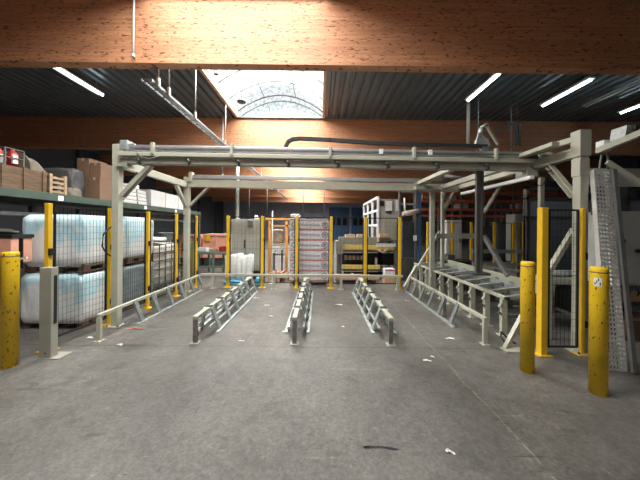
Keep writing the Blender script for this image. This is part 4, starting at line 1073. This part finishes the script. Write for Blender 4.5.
# left open side: a frame in depth from YE to YE+2
xl = at(378, 220, YE).x; YE2 = YE + 3.0
x2 = at(364, 210, YE2).x
z0, z1 = zb, a.z + 0.06
fr = MB(); V = lambda s_, z: Vector((xl + (x2 - xl)*s_, YE + (YE2 - YE)*s_, z))
for s_ in (0, .33, .66, 1): fr.bar(V(s_, z0), V(s_, z1), 0.07, 0.07)
for z in (z0, z0 + (z1-z0)*.36, z0 + (z1 - z0)*0.70, z1): fr.bar(V(0, z), V(1, z), 0.07, 0.07)
fr.build('side_frame', white, t)
m = MB(); m.bar(V(0.05, z0 + 0.3) + Vector((.3, 0, 0)), V(0.95, z0 + 0.3) + Vector((.3, 0, 0)), 0.06, 0.5); m.build('inner_machinery', darksteel, t)
MB().box(xl, b.x, YE + 0.04, YE2, a.z - 0.03, a.z).build('top_plate', midsteel, t)
for px in (380, 397):
    x = at(px, 250, YE).x; MB().box(x - 0.06, x + 0.06, YE, YE + 0.12, 0, zb).build('leg', midsteel, t)
MB().box(x2 - 0.06, x2 + 0.06, YE2 - 0.06, YE2 + 0.06, 0, zb).build('leg', midsteel, t)
# hoist frame with white bars and blue post next to it
YH = 8.0
t = thing('lift_frame', (at(409, 220, YH).x, YH, 0), 'grey lift frame with a blue post and pale roll', 'machine')
for px, m_, w in ((400, midsteel, 0.05), (416.5, midsteel, 0.05), (419.5, blue, 0.10)):
    x = at(px, 220, YH).x; MB().box(x - w/2, x + w/2, YH + 0.02, YH + 0.1, 0, at(px, 191, YH).z).build('upright', m_, t)
for py in (191.5, 204): 
    p0, p1 = at(400, py, YH), at(417, py, YH); MB().bar(p0 + Vector((0, .06, 0)), p1 + Vector((0, .06, 0)), 0.05, 0.05).build('cross_bar', galv, t)
m = MB(); m.tube([at(402.5, 214, YH - .05), at(410, 213, YH - .05), at(418.5, 211, YH - .05)], [0.07, 0.085, 0.08], 14); m.build('roll', mat('beige_roll', (0.50, 0.42, 0.36), 0.8, var=0.25), t)
MB().tube([at(404.5, 198, YH), at(405, 211, YH)], 0.03, 8).build('spindle', white, t)
q = at(415, 238, YH); MB().box(q.x - 0.05, q.x + 0.05, YH - 0.03, YH, q.z - 0.08, q.z + 0.08).build('notice', white, t)
MB().box(at(401, 250, YH).x, at(421, 250, YH).x, YH + 0.05, YH + 0.5, 0, at(410, 258, YH).z).build('machine_base', darksteel, t, bevel=0.02)
MB().box(at(404, 250, YH).x, at(420, 250, YH).x, YH + 0.15, YH + 0.5, at(410, 258, YH).z, at(410, 222, YH).z).build('machine_body', mat('dark_blue_grey', (0.05, 0.06, 0.08), 0.5, var=0.3), t)

# ------------------------------------------------------------------ orange racking and cabinets on the right
YR = 15.0
t = thing('orange_racking', (6.5, YR, 0), 'long orange beamed pallet racking beyond the conveyor', 'rack')
xa, xb = at(420, 200, YR).x, at(590, 200, YR).x
for py in (193.5, 201.5, 210, 216.5):
    z = at(490, py, YR).z; MB().box(xa, xb, YR, YR + 0.06, z - 0.04, z + 0.08).build('rack_beam', orangerack, t)
    MB().box(xa, xb, YR + 1.1, YR + 1.16, z - 0.0, z + 0.08).build('rack_beam', orangerack, t)
for px in (421, 440, 462, 497, 515, 545, 588):
    x = at(px, 200, YR).x
    MB().box(x - 0.05, x + 0.05, YR + 0.06, YR + 0.16, 0, at(px, 188, YR).z).build('rack_upright', midsteel, t)
    MB().box(x - 0.05, x + 0.05, YR + 1.0, YR + 1.1, 0, at(px, 188, YR).z).build('rack_upright', midsteel, t)
zz = at(490, 216.5, YR).z + 0.08; zz2 = at(490, 210, YR).z + 0.08; zz3 = at(490, 201.5, YR).z + 0.08
for k, (px, w, z, h, m_, lab) in enumerate(((428, .5, zz3, .35, kraftlight, 'tan carton on the upper racking shelf behind the white post'), (466, .5, zz2, .32, whitebox, 'pale carton on the racking shelf beside the hanging mast'), (452, .7, zz3, .3, panelgrey, 'grey carton on the upper racking shelf'), (528, .8, zz2, .34, panelgrey, 'grey carton on the racking shelf behind the far fence'), (505, .6, zz3, .3, kraftdark, 'dark brown carton on the upper racking shelf'))):
    x = at(px, 205, YR).x
    MB().box(x - w/2 - 0.05, x + w/2 + 0.05, YR, YR + 1.16, z - 0.012, z - 0.001).build('shelf_board', midsteel, t)
    carton(x - w/2, x + w/2, YR + 0.2, YR + 0.9, z, z + h, m_, lab, 'cartons on the orange racking', tape=False)
def plain_cab(px0, px1, py0, Y, m, label):
    a, b = at(px0, py0, Y), at(px1, py0, Y)
    t = thing('machine_cabinet', ((a.x+b.x)/2, Y, 0), label, 'cabinet', 'grey machine cabinets')
    MB().box(a.x, b.x, Y, Y + 0.6, 0.06, a.z).build('body', m, t, bevel=0.01)
    MB().box(a.x + 0.05, b.x - 0.05, Y - 0.02, Y, 0.15, a.z - 0.06).build('door', m, t, bevel=0.006)
    MB().box(b.x - 0.14, b.x - 0.10, Y - 0.05, Y - 0.02, a.z*0.45, a.z*0.55).build('handle', black, t)
    MB().box(a.x + 0.03, b.x - 0.03, Y + 0.05, Y + 0.55, 0, 0.06).build('plinth', black, t)
plain_cab(446.5, 462, 220, 13.2, whitebox, 'pale machine cabinet behind the far fence beside the white post')
plain_cab(515, 533, 214, 12.3, cabgrey, 'grey machine cabinet behind the far fence above the bollard without sticker')
plain_cab(478, 492, 226, 13.4, mat('dark_cab', (0.05, 0.055, 0.065), 0.5, var=0.2), 'dark machine cabinet behind the hanging mast')
plain_cab(498, 511, 222, 13.0, mat('dark_cab'  , (0.05, 0.055, 0.065), 0.5), 'dark machine cabinet between two far fence posts')
a = at(448, 262, 9.0); b = at(478, 262, 9.0)
t = thing('dark_machine', ((a.x+b.x)/2, 9.0, 0), 'low dark machine block behind the conveyor', 'machine')
MB().box(a.x, b.x, 9.0, 9.8, 0, 0.50).build('body', black, t, bevel=0.02)
MB().box(a.x + 0.35, b.x - 0.45, 8.96, 9.0, 0.1, 0.45).build('panel', mat('brown_panel', (0.18, 0.09, 0.06), 0.6), t)
MB().box(a.x + 0.05, a.x + 0.3, 9.1, 9.5, 0.50, 0.72).build('control_head', midsteel, t)
a = at(478, 250, 8.0); b = at(548, 250, 8.0)
t = thing('low_guard_wall', ((a.x+b.x)/2, 8.4, 0), 'low grey guard barrier behind the conveyor', 'barrier')
for px in (480, 503, 526, 546): x = at(px, 250, 8.0).x; MB().box(x - 0.04, x + 0.04, 8.3, 8.38, 0, 1.0).build('post', midsteel, t)
MB().box(a.x, b.x, 8.27, 8.3, 0.86, 0.98).build('rail', greycream, t); MB().box(a.x, b.x, 8.27, 8.3, 0.46, 0.56).build('rail', greycream, t)
p = at(541.5, 190, 5.6)
t = thing('support_pole', (p.x, 5.6, 0), 'slender grey support pole behind the yellow fence post', 'pole')
MB().box(p.x - 0.045, p.x + 0.04, 5.57, 5.64, 0.015, 2.76).build('pole', greycream, t)
MB().box(p.x - 0.12, p.x + 0.12, 5.5, 5.72, 0, 0.015).build('base_plate', greycream, t)

# ------------------------------------------------------------------ roof fittings
def batten(x, y0, y1, z, tubes, label, lit=True):
    t = thing('fluorescent_light', (x, (y0+y1)/2, z), label, 'ceiling light', 'fluorescent ceiling lights')
    MB().box(x - 0.09, x + 0.09, y0, y1, z, z + 0.05).build('housing', white if lit else galv, t, bevel=0.01)
    for k in range(tubes):
        dx = 0 if tubes == 1 else (-0.06 + 0.12*k)
        on = lit and k == tubes - 1
        MB().tube([(x + dx, y0 + 0.04, z - 0.025), (x + dx, y1 - 0.04, z - 0.025)], 0.030 if on else 0.018, 10).build('tube', lamp_on if on else white, t)
    for y in (y0 + 0.2, y1 - 0.2): MB().tube([(x, y, z + 0.05), (x, y, ZC + 0.08)], 0.008, 6).build('hanger', galv, t)
ZL = 5.58
batten(-6.62, 6.28, 7.85, ZL, 2, 'lit twin fluorescent light above the stored goods rack')
batten(4.50, 6.55, 8.0, ZL, 1, 'lit fluorescent light directly above the gantry carriage')
batten(7.05, 6.75, 8.3, ZL, 1, 'lit fluorescent light above the right front gantry post')
batten(10.05, 7.2, 8.75, ZL, 1, 'lit fluorescent light cut by the picture edge')
batten(8.45, 6.7, 8.35, ZL, 1, 'unlit fluorescent light between two lit ones', lit=False)
for k, (x, y) in enumerate(((4.5, 12.2), (9.5, 12.2), (-6.6, 12.2), (4.5, 18.0), (9.5, 18.0))):  # extra tubes added to light the deeper bays
    batten(x, y, y + 1.5, ZL, 1, ['lit fluorescent light behind the gantry on the racking side, second roof bay', 'lit fluorescent light over the orange racking front', 'lit fluorescent light in the second roof bay over the rack', 'lit fluorescent light in the third roof bay', 'lit fluorescent light over the orange racking back'][k])
tray_steel = mat('tray_steel', (0.24, 0.25, 0.25), 0.5, 0.3, var=0.2)
# cable ladder under the roof
x, zt_ = -3.33, 4.40
t = thing('cable_ladder', (x, 4.95, zt_), 'galvanised cable ladder hanging under the roof beams', 'cable tray')
for s in (-1, 1): MB().box(x + s*0.10 - 0.007, x + s*0.10 + 0.007, 4.95, 26, zt_, zt_ + 0.05).build('side_rail', tray_steel, t)
for k in range(70): MB().box(x - 0.10, x + 0.10, 5.0 + k*0.3, 5.03 + k*0.3, zt_ + 0.01, zt_ + 0.025).build('rung', tray_steel, t)
m = MB()
for k in range(3): m.tube([(x - 0.06 + k*0.05, 4.95, zt_ + 0.045), (x - 0.05 + k*0.05, 15, zt_ + 0.045), (x - 0.06 + k*0.05, 26, zt_ + 0.045)], 0.015, 6)
m.build('cables', midsteel, t)
for y in (5.1, 5.45, 6.6, 8.7, 11.5, 14, 17, 20):
    m = MB(); m.tube([(x + 0.14, y, zt_ - 0.02), (x + 0.14, y, ZC)], 0.014, 6); m.box(x + 0.12, x + 0.16, y - 0.03, y + 0.03, zt_ - 0.02, zt_ + 0.14); m.build('hanger', galv, t)
# thin conduits and rods
def rod(px, Y, py_bot, r, m, label, name='hanging_conduit', ztop=ZC + 0.083):
    p = at(px, py_bot, Y)
    t = thing(name, (p.x, Y, p.z), label, 'conduit', 'vertical conduits under the roof')
    MB().tube([(p.x, Y, p.z), (p.x, Y, ztop)], r, 8).build('conduit', m, t)
    MB().tube([(p.x, Y, p.z - 0.02), (p.x, Y, p.z + 0.03)], r*1.5, 8).build('end_fitting', m, t)
rod(133.5, 4.66, 56, 0.016, white, 'thin white conduit running down the nearest timber beam')
rod(468, 8.55, 146, 0.055, white, 'thick white pipe hanging beside the lit fluorescent light')
rod(222.5, 9.6, 175, 0.022, galv, 'thin grey conduit beside the roof light edge')
rod(511, 8.9, 150, 0.016, galv, 'thin grey rod hanging near the right roof beam')
rod(478, 8.2, 140, 0.014, galv, 'thin grey rod hanging behind the gantry carriage')
rod(303, 15.4, 219, 0.024, midsteel, 'grey rod hanging above the carton stack', ztop=ZB + 0.02)
rod(324, 15.4, 219, 0.024, midsteel, 'grey rod hanging beyond the carton stack edge', ztop=ZB + 0.02)
rod(267, 15.4, 219, 0.024, midsteel, 'grey rod hanging above the orange frame', ztop=ZB + 0.02)
rod(249, 15.4, 219, 0.024, midsteel, 'slightly leaning grey rod above the steel cabinet', ztop=ZB + 0.02)
# bracket frame behind the carriage
t = thing('bracket_frame', at(515, 140, 8.0), 'dim steel bracket frame hanging behind the gantry carriage', 'bracket')
Yb = 8.0
for a, b, w in (((495, 133), (512, 124), .05), ((515.5, 124), (515.5, 146), .07), ((519.5, 124), (519.5, 146), .05), ((508, 122), (508, 130), .06), ((510, 124), (521, 124), .04)):
    MB().bar(at(*a, Yb), at(*b, Yb), w, w, up=(0, 1, 0)).build('bracket_bar', midsteel, t)
for px in (510, 517): q = at(px, 124, Yb); MB().tube([q, (q.x, Yb, ZC + 0.083)], 0.012, 6).build('hanger', midsteel, t)
# pendant disc below the roof light
p = at(241.5, 101.5, 7.6)
t = thing('pendant_disc', (p.x, 7.6, p.z), 'small dark disc pendant hanging below the roof light', 'pendant')
MB().lathe(p.x, 7.6, [(0.11, p.z - 0.03), (0.13, p.z), (0.11, p.z + 0.03), (0.03, p.z + 0.06)], 24).build('disc', darksteel, t)
zt_ = ZC + 0.22 + RISE*math.sin(PI*(p.x - SKY_X0)/(SKY_X1 - SKY_X0))**0.85
MB().tube([(p.x, 7.6, p.z + 0.05), (p.x, 7.6, zt_)], 0.006, 6).build('wire', darksteel, t)
t = thing('floodlight', (-3.0, 5.35, ZC - 0.1), 'small dark floodlight at the roof light corner', 'floodlight')
p = at(216, 72.5, 7.0); t.location = p; t['_o'] = list(p)
MB().box(p.x - 0.05, p.x + 0.07, 6.95, 7.05, p.z - 0.06, p.z + 0.08).build('housing', midsteel, t, bevel=0.01)
MB().tube([p, (SKY_X0, 7.0, p.z + 0.06)], 0.012, 6).build('bracket', midsteel, t)

# ------------------------------------------------------------------ litter on the floor
def scrap(px, py, w, d, label, m=paper, rz=0.0, name='paper_scrap', grp='paper scraps on the floor'):
    Y = F*HC/((py - VPY) - (px - VPX)*math.sin(ROLL)); c = at(px, py, Y)
    w *= 0.8; d *= 0.8
    mb = MB(); rr = random.Random(int(px*31 + py)); n = 5; g = []
    for i in range(n):
        g.append([mb.bm.verts.new((c.x + w*(i/(n-1) - .5)*(1 + rr.uniform(-.12, .12)), c.y + d*(j/2 - .5)*(1 + rr.uniform(-.3, .3)) + min(w*0.2, .012)*math.sin(i*1.1), 0.003 + rr.uniform(0, .010))) for j in range(3)])
    for a, b in zip(g, g[1:]):
        for j in range(2): mb.bm.faces.new([a[j], b[j], b[j+1], a[j+1]])
    o = mb.build(name, m, origin=(c.x, c.y, 0)); o.rotation_euler.z = rz
    md = o.modifiers.new('thick', 'SOLIDIFY'); md.thickness = 0.002
    tag(o, label, 'scrap', grp)
G_ = [(256.5, 298, .16, .08, 'pale paper scrap by the far end of the lane guide nearest the fence'), (267, 305.5, .14, .07, 'crumpled pale scrap in the lane beside the first lane guide'), (271, 316.5, .10, .05, 'small pale scrap in the middle of the first lane'),
      (241.5, 341.5, .12, .03, 'flat white strip in front of the first lane'), (339, 305, .18, .06, 'white torn strip in the lane before the machine'), (450, 453, .07, .035, 'curled white scrap on the bare floor nearest the camera'),
      (450, 339, .14, .05, 'pale scrap before the conveyor guide rail'), (407, 301, .10, .05, 'small white scrap near the far end of the conveyor guide'), (439.5, 311.5, .10, .05, 'small white scrap beside the conveyor guide rail'), (343, 327, .06, .04, 'tiny pale scrap in the lane before the machine, near its mouth'),
      (90, 338, .10, .05, 'pale scrap between the sensor column and the fence guide rail'), (432, 357, .07, .03, 'narrow pale scrap beside the flat strip before the conveyor guide'), (120, 345, .08, .04, 'small pale scrap on the floor in front of the fence guide rail'), (283, 332, .05, .03, 'tiny pale scrap beside the near end of the middle lane guide'), (427, 361, .12, .035, 'flat pale strip on the floor before the conveyor guide')]
for a in G_: scrap(*a[:4], a[4])
scrap(135, 329, .34, .05, 'reddish brown strap scrap on the floor beside the fence', pinkpaper, 0.2, 'strap_scrap')
scrap(311.5, 312.5, .05, .04, 'small dark scrap beside the middle lane guide', black, 0, 'dark_scrap')
scrap(381, 448.5, .30, .012, 'thin dark strip lying on the floor near the camera', black, 0.0, 'dark_strip')
for o in bpy.data.objects:
    if '_o' in o: del o['_o']
